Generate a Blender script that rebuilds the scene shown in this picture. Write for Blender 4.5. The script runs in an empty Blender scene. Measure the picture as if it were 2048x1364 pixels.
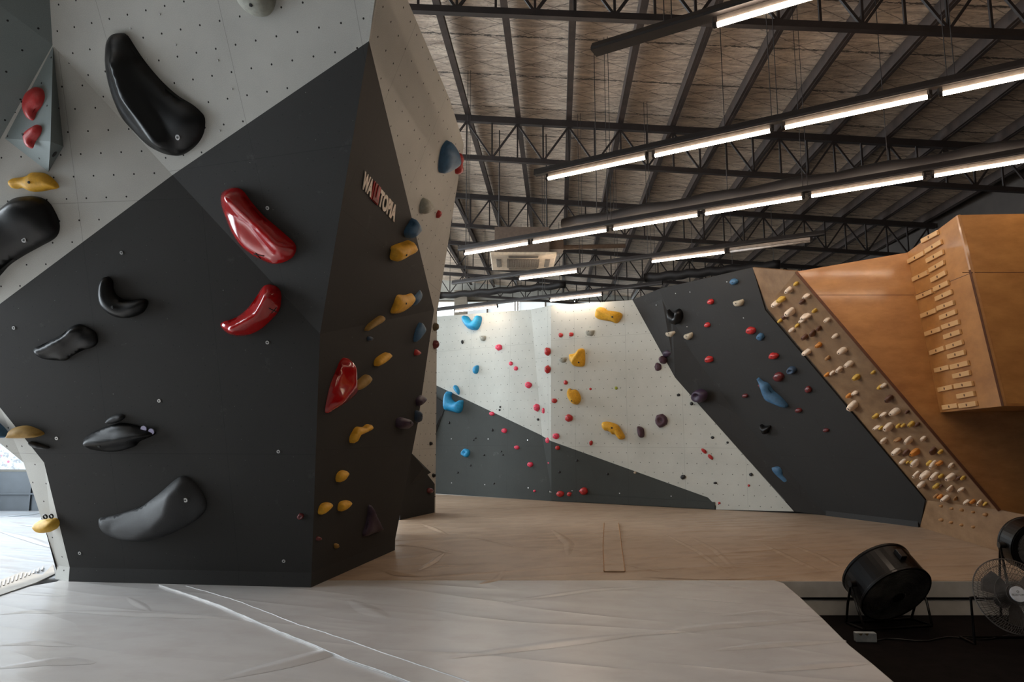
import bpy, bmesh, math, random
from mathutils import Vector, Matrix
from mathutils.geometry import delaunay_2d_cdt
C = bpy.context.scene.collection
random.seed(7)
PI = math.pi
# ---------------------------------------------------------------- camera frame
F = 1365.0; PITCH = math.radians(7.76); CAM = Vector((0, 0, 1.5))
FWD = Vector((0, math.cos(PITCH), math.sin(PITCH))); UP = Vector((0, -math.sin(PITCH), math.cos(PITCH)))
def ray(px, py): return Vector((1, 0, 0))*((px-1024)/F) + FWD + UP*((682-py)/F)
def atz(px, py, z=0.0):
    d = ray(px, py); return CAM + d*((z-CAM.z)/d.z)
def aty(px, py, Y):
    d = ray(px, py); return CAM + d*(Y/d.y)
class Plane:
    """a real plane with a metric frame: e1 level, e2 up the slope, n facing the room"""
    def __init__(s, a, b, c):
        n = (b-a).cross(c-a).normalized()
        if n.dot(CAM-a) < 0: n = -n
        s.o = a.copy(); s.n = n
        e1 = Vector((0, 0, 1)).cross(n)
        s.e1 = e1.normalized() if e1.length > 1e-4 else Vector((1, 0, 0))
        s.e2 = n.cross(s.e1)
    def hit(s, px, py):
        d = ray(px, py); return CAM + d*((s.o-CAM).dot(s.n)/d.dot(s.n))
    def uv(s, p): q = p-s.o; return Vector((q.dot(s.e1), q.dot(s.e2)))
    def pt(s, u, v, h=0.0): return s.o + s.e1*u + s.e2*v + s.n*h
# ---------------------------------------------------------------- materials
def newmat(name):
    m = bpy.data.materials.new(name); m.use_nodes = True
    nt = m.node_tree; b = nt.nodes['Principled BSDF']; return m, nt, b
def lin(c): return tuple(((x/255)/12.92 if x/255 <= .04045 else ((x/255+.055)/1.055)**2.4) for x in c)+(1,)
def math_(nt, op, a, b=None, c=None):
    n = nt.nodes.new('ShaderNodeMath'); n.operation = op
    for i, v in enumerate((a, b, c)):
        if v is None: continue
        if isinstance(v, (int, float)): n.inputs[i].default_value = v
        else: nt.links.new(v, n.inputs[i])
    return n.outputs[0]
def mix(nt, fac, a, b):
    n = nt.nodes.new('ShaderNodeMix'); n.data_type = 'RGBA'
    for sock, v in ((n.inputs[0], fac), (n.inputs[6], a), (n.inputs[7], b)):
        if isinstance(v, (int, float, tuple)): sock.default_value = v
        else: nt.links.new(v, sock)
    return n.outputs[2]
def noise(nt, vec, scale, detail=4, rough=.55):
    n = nt.nodes.new('ShaderNodeTexNoise'); n.inputs['Scale'].default_value = scale
    n.inputs['Detail'].default_value = detail; n.inputs['Roughness'].default_value = rough
    if vec is not None: nt.links.new(vec, n.inputs['Vector'])
    return n.outputs['Fac']
def coord(nt, kind='UV', scale=(1, 1, 1), rot=(0, 0, 0)):
    t = nt.nodes.new('ShaderNodeTexCoord'); mp = nt.nodes.new('ShaderNodeMapping')
    mp.inputs['Scale'].default_value = scale; mp.inputs['Rotation'].default_value = rot
    nt.links.new(t.outputs[kind], mp.inputs[0]); return mp.outputs[0]
def bump(nt, b, h, strength=.3, dist=.01):
    n = nt.nodes.new('ShaderNodeBump'); n.inputs['Strength'].default_value = strength
    n.inputs['Distance'].default_value = dist; nt.links.new(h, n.inputs['Height'])
    nt.links.new(n.outputs[0], b.inputs['Normal'])
def ramp(nt, v, lo, hi):
    n = nt.nodes.new('ShaderNodeMapRange'); n.inputs[1].default_value = lo; n.inputs[2].default_value = hi
    nt.links.new(v, n.inputs[0]); return n.outputs[0]
def plain(name, rgb, rough=.5, metal=0, coat=0, mottle=.12, scale=18, bs=.15):
    m, nt, b = newmat(name); v = coord(nt, 'Object')
    k = noise(nt, v, scale, 5)
    c = lin(rgb); d = tuple(x*(1-mottle*2) for x in c[:3])+(1,); e = tuple(min(1, x*(1+mottle)) for x in c[:3])+(1,)
    nt.links.new(mix(nt, ramp(nt, k, .3, .7), d, e), b.inputs['Base Color'])
    b.inputs['Roughness'].default_value = rough; b.inputs['Metallic'].default_value = metal
    b.inputs['Coat Weight'].default_value = coat; b.inputs['Coat Roughness'].default_value = .12
    bump(nt, b, noise(nt, v, scale*6, 3), bs, .004)
    return m
def wallmat(name, rgb, spacing, rad, hole, chalk=.0, rough=.75, seam=True, hv=1.0):
    """textured climbing panel: sanded paint, staggered T-nut holes, board joints (UV in metres)"""
    m, nt, b = newmat(name)
    t = nt.nodes.new('ShaderNodeTexCoord'); sp = nt.nodes.new('ShaderNodeSeparateXYZ'); nt.links.new(t.outputs['UV'], sp.inputs[0])
    u, v = sp.outputs[0], sp.outputs[1]
    row = math_(nt, 'FLOOR', math_(nt, 'DIVIDE', v, spacing))
    off = math_(nt, 'MULTIPLY', math_(nt, 'FLOORED_MODULO', row, 2.0), .5)
    fu = math_(nt, 'SUBTRACT', math_(nt, 'FRACT', math_(nt, 'ADD', math_(nt, 'DIVIDE', u, spacing*hv), off)), .5)
    fv = math_(nt, 'SUBTRACT', math_(nt, 'FRACT', math_(nt, 'DIVIDE', v, spacing)), .5)
    fu = math_(nt, 'MULTIPLY', fu, hv)
    d = math_(nt, 'SQRT', math_(nt, 'ADD', math_(nt, 'MULTIPLY', fu, fu), math_(nt, 'MULTIPLY', fv, fv)))
    dot = math_(nt, 'LESS_THAN', d, rad/spacing)
    uv = coord(nt, 'UV')
    g = noise(nt, uv, 160, 3, .7); big = noise(nt, uv, 1.3, 5, .6)
    c = lin(rgb); col = mix(nt, ramp(nt, big, .3, .7), tuple(x*.86 for x in c[:3])+(1,), tuple(x*1.1 for x in c[:3])+(1,))
    col = mix(nt, ramp(nt, g, .35, .65), col, mix(nt, .5, col, tuple(min(1, x*1.35+.004) for x in c[:3])+(1,)))
    if chalk:
        sm = noise(nt, uv, 3.1, 6, .75); col = mix(nt, math_(nt, 'MULTIPLY', ramp(nt, sm, .62, .8), chalk), col, lin((150, 150, 148)))
        s2 = noise(nt, uv, 55, 2, .5); col = mix(nt, math_(nt, 'MULTIPLY', ramp(nt, s2, .755, .78), .5), col, lin((170, 170, 165)))
    if seam:
        su = math_(nt, 'LESS_THAN', math_(nt, 'ABSOLUTE', math_(nt, 'SUBTRACT', math_(nt, 'FRACT', math_(nt, 'DIVIDE', u, 1.22)), .5)), .0022)
        sv = math_(nt, 'LESS_THAN', math_(nt, 'ABSOLUTE', math_(nt, 'SUBTRACT', math_(nt, 'FRACT', math_(nt, 'DIVIDE', v, 2.44)), .5)), .0011)
        col = mix(nt, math_(nt, 'MULTIPLY', math_(nt, 'MAXIMUM', su, sv), .45), col, tuple(x*.3 for x in c[:3])+(1,))
    col = mix(nt, dot, col, lin(hole))
    nt.links.new(col, b.inputs['Base Color']); b.inputs['Roughness'].default_value = rough
    b.inputs['Specular IOR Level'].default_value = .3
    bump(nt, b, math_(nt, 'SUBTRACT', g, dot), .25, .004)
    return m
M = {}
M['white'] = wallmat('white_textured_panel', (168, 167, 162), .2, .0085, (28, 26, 24))
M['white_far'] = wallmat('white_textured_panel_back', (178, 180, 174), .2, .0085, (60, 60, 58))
M['dark'] = wallmat('charcoal_textured_panel', (40, 39, 38), .2, .005, (26, 26, 27), chalk=.12)
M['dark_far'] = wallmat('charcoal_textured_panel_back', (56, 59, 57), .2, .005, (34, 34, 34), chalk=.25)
M['grey'] = wallmat('grey_textured_panel', (112, 120, 120), .22, .009, (20, 20, 20), seam=False)
def woodmat(name, rgb, coat=.5, holes=False, dark=.62):
    m, nt, b = newmat(name); uv = coord(nt, 'UV', (1.5, 3.2, 1))
    w = noise(nt, uv, 1.6, 8, .65); q = noise(nt, coord(nt, 'UV'), .9, 4); fine = noise(nt, coord(nt, 'UV', (6, 90, 1)), 3, 3)
    c = lin(rgb); k = ramp(nt, math_(nt, 'ADD', math_(nt, 'MULTIPLY', w, .65), math_(nt, 'MULTIPLY', q, .35)), .36, .62)
    col = mix(nt, k, tuple(x*y for x, y in zip(c[:3], (dark, dark*.85, dark*.7)))+(1,), c)
    col = mix(nt, math_(nt, 'MULTIPLY', fine, .25), col, tuple(x*.5 for x in c[:3])+(1,))
    nt.links.new(col, b.inputs['Base Color']); b.inputs['Roughness'].default_value = .42
    b.inputs['Coat Weight'].default_value = coat; b.inputs['Coat Roughness'].default_value = .09
    bump(nt, b, w, .05, .004); return m
M['wood'] = woodmat('varnished_plywood', (190, 134, 74), .35)
M['wood_board'] = woodmat('chalky_plywood', (148, 116, 84), .15, dark=.5)
M['wood_rung'] = woodmat('pale_beech', (226, 186, 132), .1, dark=.8)
M['wood_edge'] = plain('plywood_edge', (92, 52, 26), .6)
def matmat(name, rgb, rot, sc=(1, 9, 1), bs=.6, rough=.36, det=4, dirtk=.35):
    m, nt, b = newmat(name)
    g = nt.nodes.new('ShaderNodeNewGeometry')
    def gm(scale, r):
        mp = nt.nodes.new('ShaderNodeMapping'); mp.vector_type = 'POINT'
        mp.inputs['Rotation'].default_value = (0, 0, r); nt.links.new(g.outputs['Position'], mp.inputs[0])
        m2 = nt.nodes.new('ShaderNodeMapping'); m2.inputs['Scale'].default_value = scale; nt.links.new(mp.outputs[0], m2.inputs[0])
        return m2.outputs[0]
    a = noise(nt, gm(sc, rot), .8, det, .55); a2 = noise(nt, gm((.28, 1.5, 1), rot+.25), 1.1, 1.5, .5)
    big = noise(nt, gm((1, 1, 1), 0), .5, 5, .6); dirt = noise(nt, gm((1, 1.7, 1), rot), 2.2, 4 if dirtk < .3 else 7, .65)
    cr = math_(nt, 'POWER', math_(nt, 'SUBTRACT', 1.0, math_(nt, 'ABSOLUTE', math_(nt, 'MULTIPLY', math_(nt, 'SUBTRACT', a2, .5), 5.0))), 3.0)
    cr = math_(nt, 'MAXIMUM', cr, 0.0)
    h = math_(nt, 'ADD', math_(nt, 'MULTIPLY', a, .4), math_(nt, 'MULTIPLY', cr, .30))
    c = lin(rgb); col = mix(nt, ramp(nt, big, .3, .7), tuple(x*.85 for x in c[:3])+(1,), c)
    col = mix(nt, math_(nt, 'MULTIPLY', ramp(nt, dirt, .45, .7), dirtk), col, lin((126, 100, 78)))
    nt.links.new(col, b.inputs['Base Color']); b.inputs['Roughness'].default_value = rough
    nt.links.new(ramp(nt, dirt, -.9, 1.6), b.inputs['Roughness']) if False else None
    bump(nt, b, h, bs, .06); return m
M['mat_near'] = matmat('grey_vinyl_near', (196, 192, 189), .12, sc=(.4, 1.8, 1), bs=.3, rough=.26, det=2, dirtk=.12)
M['mat_far'] = matmat('vinyl_far_lamp_tint', (174, 152, 130), -.5, sc=(.4, 1.7, 1), bs=.85, rough=.42, det=2.5, dirtk=.55)  # same vinyl as the near mat, warm lamplight put into its colour
M['mat_left'] = matmat('pale_vinyl_left', (150, 156, 162), .2, bs=.5)
M['mat_side'] = plain('vinyl_side', (150, 144, 136), .45, scale=6)
M['mat_front_lit'] = plain('vinyl_side_light_painted', (206, 202, 196), .45, scale=5, mottle=.08)  # lighter than the mat top: camera-side light is in the colour
M['piping'] = plain('white_piping', (168, 166, 164), .5)
M['rubber'] = plain('black_rubber_floor', (17, 13, 13), .75, scale=9, mottle=.3)

for k_ in ('rubber',): M[k_].node_tree.nodes['Principled BSDF'].inputs['Specular IOR Level'].default_value = .06
M['steel'] = plain('dark_roof_steel', (36, 27, 24), .6, .1, scale=6, mottle=.2)
M['purlin'] = plain('purlin_steel', (58, 46, 40), .6, .1, scale=5, mottle=.25)
M['track'] = plain('black_track', (34, 29, 28), .45, .3)
M['track_side'] = plain('track_reflector', (150, 138, 128), .4, .3)
M['duct'] = plain('black_duct', (26, 21, 20), .6, scale=5)
M['black'] = plain('black_plastic', (14, 12, 12), .32, coat=.25)
M['blackrough'] = plain('black_painted_metal', (8, 6, 6), .38, 0, .15, scale=6, mottle=.3)
M['blackrough'].node_tree.nodes['Principled BSDF'].inputs['Specular IOR Level'].default_value = .2
M['dusty'] = plain('dusty_black_guard', (84, 78, 74), .65, scale=7, mottle=.35)
M['chrome'] = plain('worn_steel_tube', (120, 116, 112), .25, .9)
M['plaster_dim'] = plain('plaster_shade_painted', (62, 55, 50), .85, scale=2)  # wall plaster darkened, the shade at the right is in the colour
M['plaster'] = plain('painted_wall', (160, 158, 150), .8, scale=2)
M['column'] = plain('concrete_column', (138, 128, 114), .85, scale=3)
M['darkwall'] = plain('dark_lower_wall', (66, 72, 78), .7, scale=2)
M['acwhite'] = plain('ac_white', (205, 190, 168), .5)
M['acgrille'] = plain('ac_grille', (110, 104, 96), .6)
M['acbody'] = plain('ac_body', (92, 78, 68), .6)
M['badge'] = plain('white_badge', (205, 208, 214), .4)
M['whitebox'] = plain('white_plastic_box', (150, 156, 160), .5)
def foil():
    m, nt, b = newmat('foil_insulation')
    uv = coord(nt, 'UV'); t = nt.nodes.new('ShaderNodeTexCoord'); sp = nt.nodes.new('ShaderNodeSeparateXYZ'); nt.links.new(t.outputs['UV'], sp.inputs[0])
    u, v = sp.outputs[0], sp.outputs[1]
    wr = noise(nt, coord(nt, 'UV', (1.1, 7, 1)), 1.6, 7, .7); wr2 = noise(nt, coord(nt, 'UV', (2.5, 5, 1)), 4, 5, .65)
    def line(a, bb, w):
        s = math_(nt, 'ADD', math_(nt, 'MULTIPLY', u, a), math_(nt, 'MULTIPLY', v, bb))
        s = math_(nt, 'ADD', s, math_(nt, 'MULTIPLY', wr2, .12))
        return math_(nt, 'LESS_THAN', math_(nt, 'ABSOLUTE', math_(nt, 'SUBTRACT', math_(nt, 'FRACT', s), .5)), w)
    mesh = math_(nt, 'MAXIMUM', line(1.15, 2.1, .02), line(-1.15, 2.1, .02))
    lap = line(0, .8, .014)
    c = lin((238, 218, 196)); d = lin((140, 118, 102))
    col = mix(nt, ramp(nt, math_(nt, 'ADD', math_(nt, 'MULTIPLY', wr, .75), math_(nt, 'MULTIPLY', wr2, .25)), .34, .62), d, c)
    col = mix(nt, math_(nt, 'MULTIPLY', mesh, .6), col, lin((52, 38, 32))); col = mix(nt, math_(nt, 'MULTIPLY', lap, .85), col, lin((34, 24, 20)))
    nt.links.new(col, b.inputs['Base Color']); b.inputs['Metallic'].default_value = 0; b.inputs['Roughness'].default_value = .5
    bump(nt, b, math_(nt, 'ADD', wr, math_(nt, 'MULTIPLY', wr2, .6)), .9, .08); return m
M['foil'] = foil()
def emis(name, rgb, s):
    m, nt, b = newmat(name); b.inputs['Base Color'].default_value = (.8, .8, .8, 1)
    b.inputs['Emission Color'].default_value = rgb+(1,); b.inputs['Emission Strength'].default_value = s; return m
TUBE = 34.0
M['tube'] = emis('lit_fluorescent_tube', (1, .80, .62), TUBE)
M['dead'] = plain('unlit_tube', (205, 196, 190), .4)
def hm(name, rgb, rough=.5, coat=0., mottle=.1, bs=.35): M[name] = plain('hold_'+name, rgb, rough, 0, coat, mottle, 25, bs)
hm('h_black', (10, 10, 11), .36, 0, .1, .2); M['h_black'].node_tree.nodes['Principled BSDF'].inputs['Specular IOR Level'].default_value = .28; hm('h_blackmatt', (34, 35, 37), .55); hm('h_red', (168, 14, 16), .16, .8, .05, .03); hm('h_redm', (176, 40, 40), .4)
hm('h_pink', (222, 62, 92), .45); hm('h_yellow', (214, 160, 34), .6); hm('h_ochre', (150, 116, 50), .65); hm('h_blue', (30, 140, 190), .5)
hm('h_steelblue', (52, 92, 124), .6); hm('h_grey', (150, 150, 140), .7); hm('h_beige', (172, 160, 140), .7); hm('h_purple', (74, 48, 60), .6)
hm('h_darkpurple', (52, 34, 56), .5); hm('h_white', (226, 200, 174), .65); hm('h_brown', (96, 56, 34), .6); hm('h_orange', (206, 128, 40), .6)
hm('h_gold', (206, 162, 60), .6); hm('h_tan', (160, 114, 66), .6); hm('h_maroon', (96, 26, 30), .4, .3); hm('h_green', (150, 160, 50), .5); hm('h_olive', (84, 72, 48), .6)
hm('h_navy', (42, 62, 84), .6); hm('h_hole', (8, 8, 8), .6); hm('h_lav', (176, 172, 205), .4)
M['nut'] = plain('steel_nut', (190, 190, 190), .35, .6)
M['letter'] = plain('cream_letter_paint', (222, 205, 190), .6); M['letter_red'] = plain('red_letter_paint', (165, 18, 16), .5); M['letter_dark'] = plain('dark_red_letter_paint', (120, 16, 16), .6); M['bounce_slab'] = plain('bounce_slab_concrete', (170, 166, 160), .8, scale=2)
# ---------------------------------------------------------------- object helpers
def tag(o, label=None, cat=None, group=None, kind=None):
    if label: o['label'] = label
    if cat: o['category'] = cat
    if group: o['group'] = group
    if kind: o['kind'] = kind
    return o
def empty(name, loc, label=None, cat=None, group=None, kind=None):
    o = bpy.data.objects.new(name, None); C.objects.link(o); o.location = loc; o.empty_display_size = .1
    return tag(o, label, cat, group, kind)
def put(name, bm, mat, parent=None, origin=None, smooth=False):
    """link a bmesh built in world coordinates as one object with its origin at `origin`"""
    if origin is None: origin = parent.location.copy() if parent else Vector((0, 0, 0))
    if parent is not None and parent.parent is not None: origin = parent.matrix_basis.translation + parent.parent.location if False else origin
    bmesh.ops.translate(bm, verts=bm.verts, vec=-Vector(origin))
    me = bpy.data.meshes.new(name); bm.to_mesh(me); bm.free()
    if smooth:
        for p in me.polygons: p.use_smooth = True
    me.materials.append(M[mat] if isinstance(mat, str) else mat)
    o = bpy.data.objects.new(name, me); C.objects.link(o)
    wo = Vector(origin)
    o['_w'] = tuple(wo)
    if parent is not None:
        o.parent = parent; o.location = wo-Vector(parent['_w'] if '_w' in parent else parent.location)
    else: o.location = wo
    return o
def box(bm, c, s, rot=None, bev=0):
    """box with centre c, size s and optional 3x3 rotation"""
    r = bmesh.ops.create_cube(bm, size=1.0); vs = r['verts']
    mt = Matrix.Translation(Vector(c)) @ (rot.to_4x4() if rot else Matrix.Identity(4)) @ Matrix.Diagonal((s[0], s[1], s[2], 1))
    bmesh.ops.transform(bm, matrix=mt, verts=vs)
    if bev:
        es = list({e for v in vs for e in v.link_edges}); bmesh.ops.bevel(bm, geom=es, offset=bev, segments=2, affect='EDGES', profile=.5)
def basis(z, xh=Vector((0, 0, 1))):
    z = z.normalized(); x = xh.cross(z)
    if x.length < 1e-4: x = Vector((1, 0, 0)).cross(z)
    x.normalize(); y = z.cross(x); return Matrix((x, y, z)).transposed()
def bar(bm, a, b, w, h=None):
    d = b-a; R = basis(d); box(bm, (a+b)/2, (w, h or w, d.length), R)
def rod(bm, a, b, r, seg=10, r2=None):
    d = b-a; mt = Matrix.Translation((a+b)/2) @ basis(d).to_4x4()
    bmesh.ops.create_cone(bm, cap_ends=True, segments=seg, radius1=r, radius2=r if r2 is None else r2, depth=d.length, matrix=mt)
def tube(bm, pts, r, seg=8, closed=False):
    n = len(pts); rings = []
    for i, p in enumerate(pts):
        a = pts[(i-1) % n] if (i or closed) else p; c = pts[(i+1) % n] if (i < n-1 or closed) else p
        R = basis(c-a); rings.append([bm.verts.new(p + R @ Vector((r*math.cos(2*PI*k/seg), r*math.sin(2*PI*k/seg), 0))) for k in range(seg)])
    for i in range(n if closed else n-1):
        A, B = rings[i], rings[(i+1) % n]
        for k in range(seg):
            try: bm.faces.new((A[k], A[(k+1) % seg], B[(k+1) % seg], B[k]))
            except ValueError: pass
    if not closed:
        for rg in (rings[0], rings[-1]):
            try: bm.faces.new(rg)
            except ValueError: pass
def panel(name, pts, mat, parent=None, thick=.03, pl=None, struct=None):
    """flat board: polygon pts (world), extruded backwards by `thick`; UVs in metres on its own plane"""
    if pl is None: pl = Plane(pts[0], pts[len(pts)//3], pts[2*len(pts)//3])
    bm = bmesh.new(); vs = [bm.verts.new(p) for p in pts]; f = bm.faces.new(vs); f.normal_update()
    if f.normal.dot(pl.n) < 0: f.normal_flip()
    back = [bm.verts.new(p-pl.n*thick) for p in pts]; n = len(pts)
    for i in range(n): bm.faces.new((vs[i], vs[(i+1) % n], back[(i+1) % n], back[i]))
    bm.faces.new(back[::-1])
    uvl = bm.loops.layers.uv.new('UVMap')
    for fc in bm.faces:
        for l in fc.loops: l[uvl].uv = pl.uv(l.vert.co)
    bmesh.ops.triangulate(bm, faces=[fc for fc in bm.faces if len(fc.verts) > 4])
    bmesh.ops.recalc_face_normals(bm, faces=bm.faces)
    o = put(name, bm, mat, parent, origin=None if parent else pts[0]); return o
def slab(name, outline, z0, z1, mat, parent=None, bev=.03, label=None, cat=None):
    bm = bmesh.new(); vs = [bm.verts.new((p[0], p[1], z1)) for p in outline]; top = bm.faces.new(vs)
    if top.normal.z < 0 or (top.normal_update() or top.normal.z < 0): top.normal_flip()
    r = bmesh.ops.extrude_face_region(bm, geom=[top]); nv = [g for g in r['geom'] if isinstance(g, bmesh.types.BMVert)]
    nf = [g for g in r['geom'] if isinstance(g, bmesh.types.BMFace)]
    for v in vs: v.co.z = z0
    bmesh.ops.recalc_face_normals(bm, faces=bm.faces)
    if bev:
        es = [e for e in bm.edges if e.verts[0].co.z > z1-1e-5 and e.verts[1].co.z > z1-1e-5]
        bmesh.ops.bevel(bm, geom=es, offset=bev, segments=3, affect='EDGES', profile=.5)
    c = Vector((sum(p[0] for p in outline)/len(outline), sum(p[1] for p in outline)/len(outline), z0))
    o = put(name, bm, mat, parent, origin=c if parent is None else None); return tag(o, label, cat)
# ---------------------------------------------------------------- room shell
PU = Vector((1, -.067, 0)).normalized(); PV = Vector((.067, 1, 0)).normalized()      # truss and purlin directions
def roofz(p, base=7.73): return base - .09*p.x
def struct(o): o['kind'] = 'structure'; return o
def wallbox(name, c, s, mat):
    bm = bmesh.new(); box(bm, c, s); return struct(put(name, bm, mat, origin=(c[0], c[1], c[2]-s[2]/2)))
bm = bmesh.new(); box(bm, (0, 12.5, -.45), (24, 37, .2)); struct(put('floor', bm, 'rubber'))
bm = bmesh.new(); box(bm, (0, 24.7, -.34), (22, 10.8, .02)); struct(put('floor', bm, 'bounce_slab'))  # unseen pale slab added to bounce sunlight onto the far roof
# sloping insulated roof sheet
pl = Plane(Vector((0, 0, roofz(Vector((0, 0, 0)))+.33)), Vector((5, 0, roofz(Vector((5, 0, 0)))+.33)), Vector((0, 5, roofz(Vector((0, 5, 0)))+.33)))
pts = [Vector((x, y, roofz(Vector((x, y, 0)))+.33)) for x, y in ((-12, -6), (12, -6), (12, 31), (-12, 31))]
pl.e1 = (PU - Vector((0, 0, .09))).normalized(); pl.e2 = PV
struct(panel('ceiling', pts, 'foil', thick=.06, pl=pl))
# back wall with a high strip of translucent panes, columns standing in front of it
wallbox('wall_back', (0, 30.1, 3.0), (24, .3, 6.6), 'plaster')
wallbox('wall_back_upper', (0, 30.1, 8.2), (24, .3, 1.6), 'plaster')
M['pane'] = emis('daylit_translucent_pane', (.84, .93, .96), .5)
for k in range(8):
    x = -10.2+k*2.6
    bm = bmesh.new(); box(bm, (x+1.3, 30.05, 6.85), (2.35, .03, 1.05)); w = struct(put('window_%d' % (k+1), bm, 'pane', origin=(x+1.3, 30.05, 6.3)))
    bm = bmesh.new()
    for dx in (-1.24, 0, 1.24): box(bm, (x+1.3+dx, 30.0, 6.85), (.07, .1, 1.1))
    for dz in (-.54, .54): box(bm, (x+1.3, 30.0, 6.85+dz), (2.5, .1, .07))
    put('window_frame', bm, 'column', w)
for i, X in enumerate((-2.25, 6.3, -8.5)):
    wallbox('trim_%d' % (i+1), (X, 29.6, 3.7), (.55, .55, 8.1), 'column')
wallbox('wall_right', (11.0, 12.5, 3.4), (.3, 37, 7.5), 'plaster_dim')
# left wall with the big loading-door openings that let the daylight in
wallbox('wall_left', (-11.15, -.9, 4.0), (.3, 10.2, 9), 'plaster')
wallbox('wall_left_end', (-11.15, 15.2, 4.0), (.3, 3.9, 8.2), 'plaster')
wallbox('wall_left_end_sill', (-11.15, 23.9, 1.25), (.3, 13.6, 3.5), 'plaster')
wallbox('wall_left_top', (-11.15, 22.0, 8.45), (.3, 17.5, .7), 'plaster')
wallbox('wall_left_upper', (-11.15, 8.75, 8.2), (.3, 9.0, 1.2), 'plaster')
wallbox('wall_left_sill', (-11.15, 8.75, -.1), (.3, 9.0, .7), 'darkwall')
# wall behind the camera, open doorway at its left half
wallbox('wall_front', (0, -5.9, 4.0), (24, .3, 9.2), 'plaster')
# end wall of the left bay: dark dado, printed banner above it
wallbox('wall_left_bay', (-8.2, 14.1, 2.6), (5.6, .25, 6.6), 'plaster')
bm = bmesh.new()
box(bm, (-8.2, 13.93, .10), (5.6, .05, 1.3))
for k in range(6): box(bm, (-10.6+k*1.0, 13.89, .10), (.03, .04, 1.3))
box(bm, (-8.2, 13.89, .32), (5.6, .05, .03)); struct(put('baseboard_left', bm, 'darkwall', origin=(-8.2, 13.93, -.55)))
m, nt, b = newmat('printed_floral_banner'); v = coord(nt, 'UV')
vo = nt.nodes.new('ShaderNodeTexVoronoi'); vo.inputs['Scale'].default_value = 7; nt.links.new(v, vo.inputs['Vector'])
n1 = noise(nt, v, 9, 6, .7); col = mix(nt, ramp(nt, n1, .5, .6), lin((150, 152, 154)), lin((104, 110, 116)))
col = mix(nt, math_(nt, 'MULTIPLY', math_(nt, 'LESS_THAN', vo.outputs['Distance'], .18), ramp(nt, noise(nt, v, 2, 2), .45, .55)), col, lin((160, 70, 100)))
nt.links.new(col, b.inputs['Base Color']); b.inputs['Roughness'].default_value = .5; M['banner'] = m
o = panel('wall_banner', [Vector((x, 13.86, z)) for x, z in ((-10.9, .80), (-6, .80), (-6, 3.4), (-10.9, 3.4))], 'banner', thick=.02)
tag(o, 'pale banner with pink floral print above the dark dado far left', 'banner')
# ---------------------------------------------------------------- roof steel
NX = range(-11, 11)
def nodeX(k): return .11+1.02*k                     # purlin position at Y = 13
def truss_pt(Y0, s, dz=0): x = s; return Vector((x, Y0-.067*x, roofz(Vector((x, 0, 0)))+dz))
TN = ['nearest roof truss, its lower chord crossing the very top of the picture', 'second roof truss back, in front of the hanging air conditioner',
      'third roof truss back, just behind the hanging air conditioner', 'fourth roof truss back, low over the rear lights', 'farthest roof truss, in front of the pale high windows']
for ti, Y0 in enumerate((8.2, 13.0, 17.6, 22.3, 27.0)):
    root = empty('roof_truss', truss_pt(Y0, 0, -.85), 'dark steel '+TN[ti], 'truss', 'roof trusses')
    bm = bmesh.new(); bar(bm, truss_pt(Y0, -11), truss_pt(Y0, 10.8), .1, .13); put('top_chord', bm, 'steel', root)
    bm = bmesh.new(); bar(bm, truss_pt(Y0, -11, -.82), truss_pt(Y0, 10.8, -.82), .09, .09); put('bottom_chord', bm, 'steel', root)
    for k in NX:
        s = nodeX(k) + (13-Y0)*-.067
        if s < -6 and ti: continue
        for (a, da), (c, dc) in (((s, -.05), (s+.51, -.8)), ((s+1.02, -.05), (s+.51, -.8))):
            if a > 10.8 or c > 10.8: continue
            bm = bmesh.new(); bar(bm, truss_pt(Y0, a, da), truss_pt(Y0, c, dc), .035); put('diagonal_strut', bm, 'steel', root)
        for a in (s, s+.51):
            if a > 10.8: continue
            bm = bmesh.new(); bar(bm, truss_pt(Y0, a, -.05), truss_pt(Y0, a, -.8), .032); put('vertical_strut', bm, 'steel', root)
proto = None
ORD = ['first', 'second', 'third', 'fourth', 'fifth', 'sixth', 'seventh', 'eighth', 'ninth', 'tenth', 'eleventh', 'twelfth', 'thirteenth', 'fourteenth', 'fifteenth', 'sixteenth', 'seventeenth', 'eighteenth', 'nineteenth', 'twentieth', 'twenty-first', 'twenty-second', 'twenty-third', 'twenty-fourth', 'twenty-fifth', 'twenty-sixth', 'twenty-seventh', 'twenty-eighth', 'twenty-ninth', 'thirtieth']
ORD += ['thirty-'+w for w in ORD[:9]]+['fortieth']+['forty-'+w for w in ORD[:9]]+['fiftieth']+['fifty-'+w for w in ORD[:9]]+['sixtieth']
for j, k in enumerate(range(-3, 11)):
    X13 = nodeX(k); base = Vector((X13-.067*13, 0, 0)); z = roofz(Vector((X13, 0, 0)))+.17
    a = base+PV*(-5.5); c = base+PV*29.8; a = Vector((a.x, a.y, z+.0)); c = Vector((c.x, c.y, z))
    # follow the roof pitch sideways: one level purlin at its own height
    bm = bmesh.new(); bar(bm, a, c, .075, .2); bar(bm, a+Vector((.04, 0, -.09)), c+Vector((.04, 0, -.09)), .06, .03)
    o = put('roof_purlin', bm, 'purlin', origin=a)
    tag(o, 'brown steel purlin under the foil roof, %s from the left' % ORD[j], 'purlin', 'roof purlins')
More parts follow.
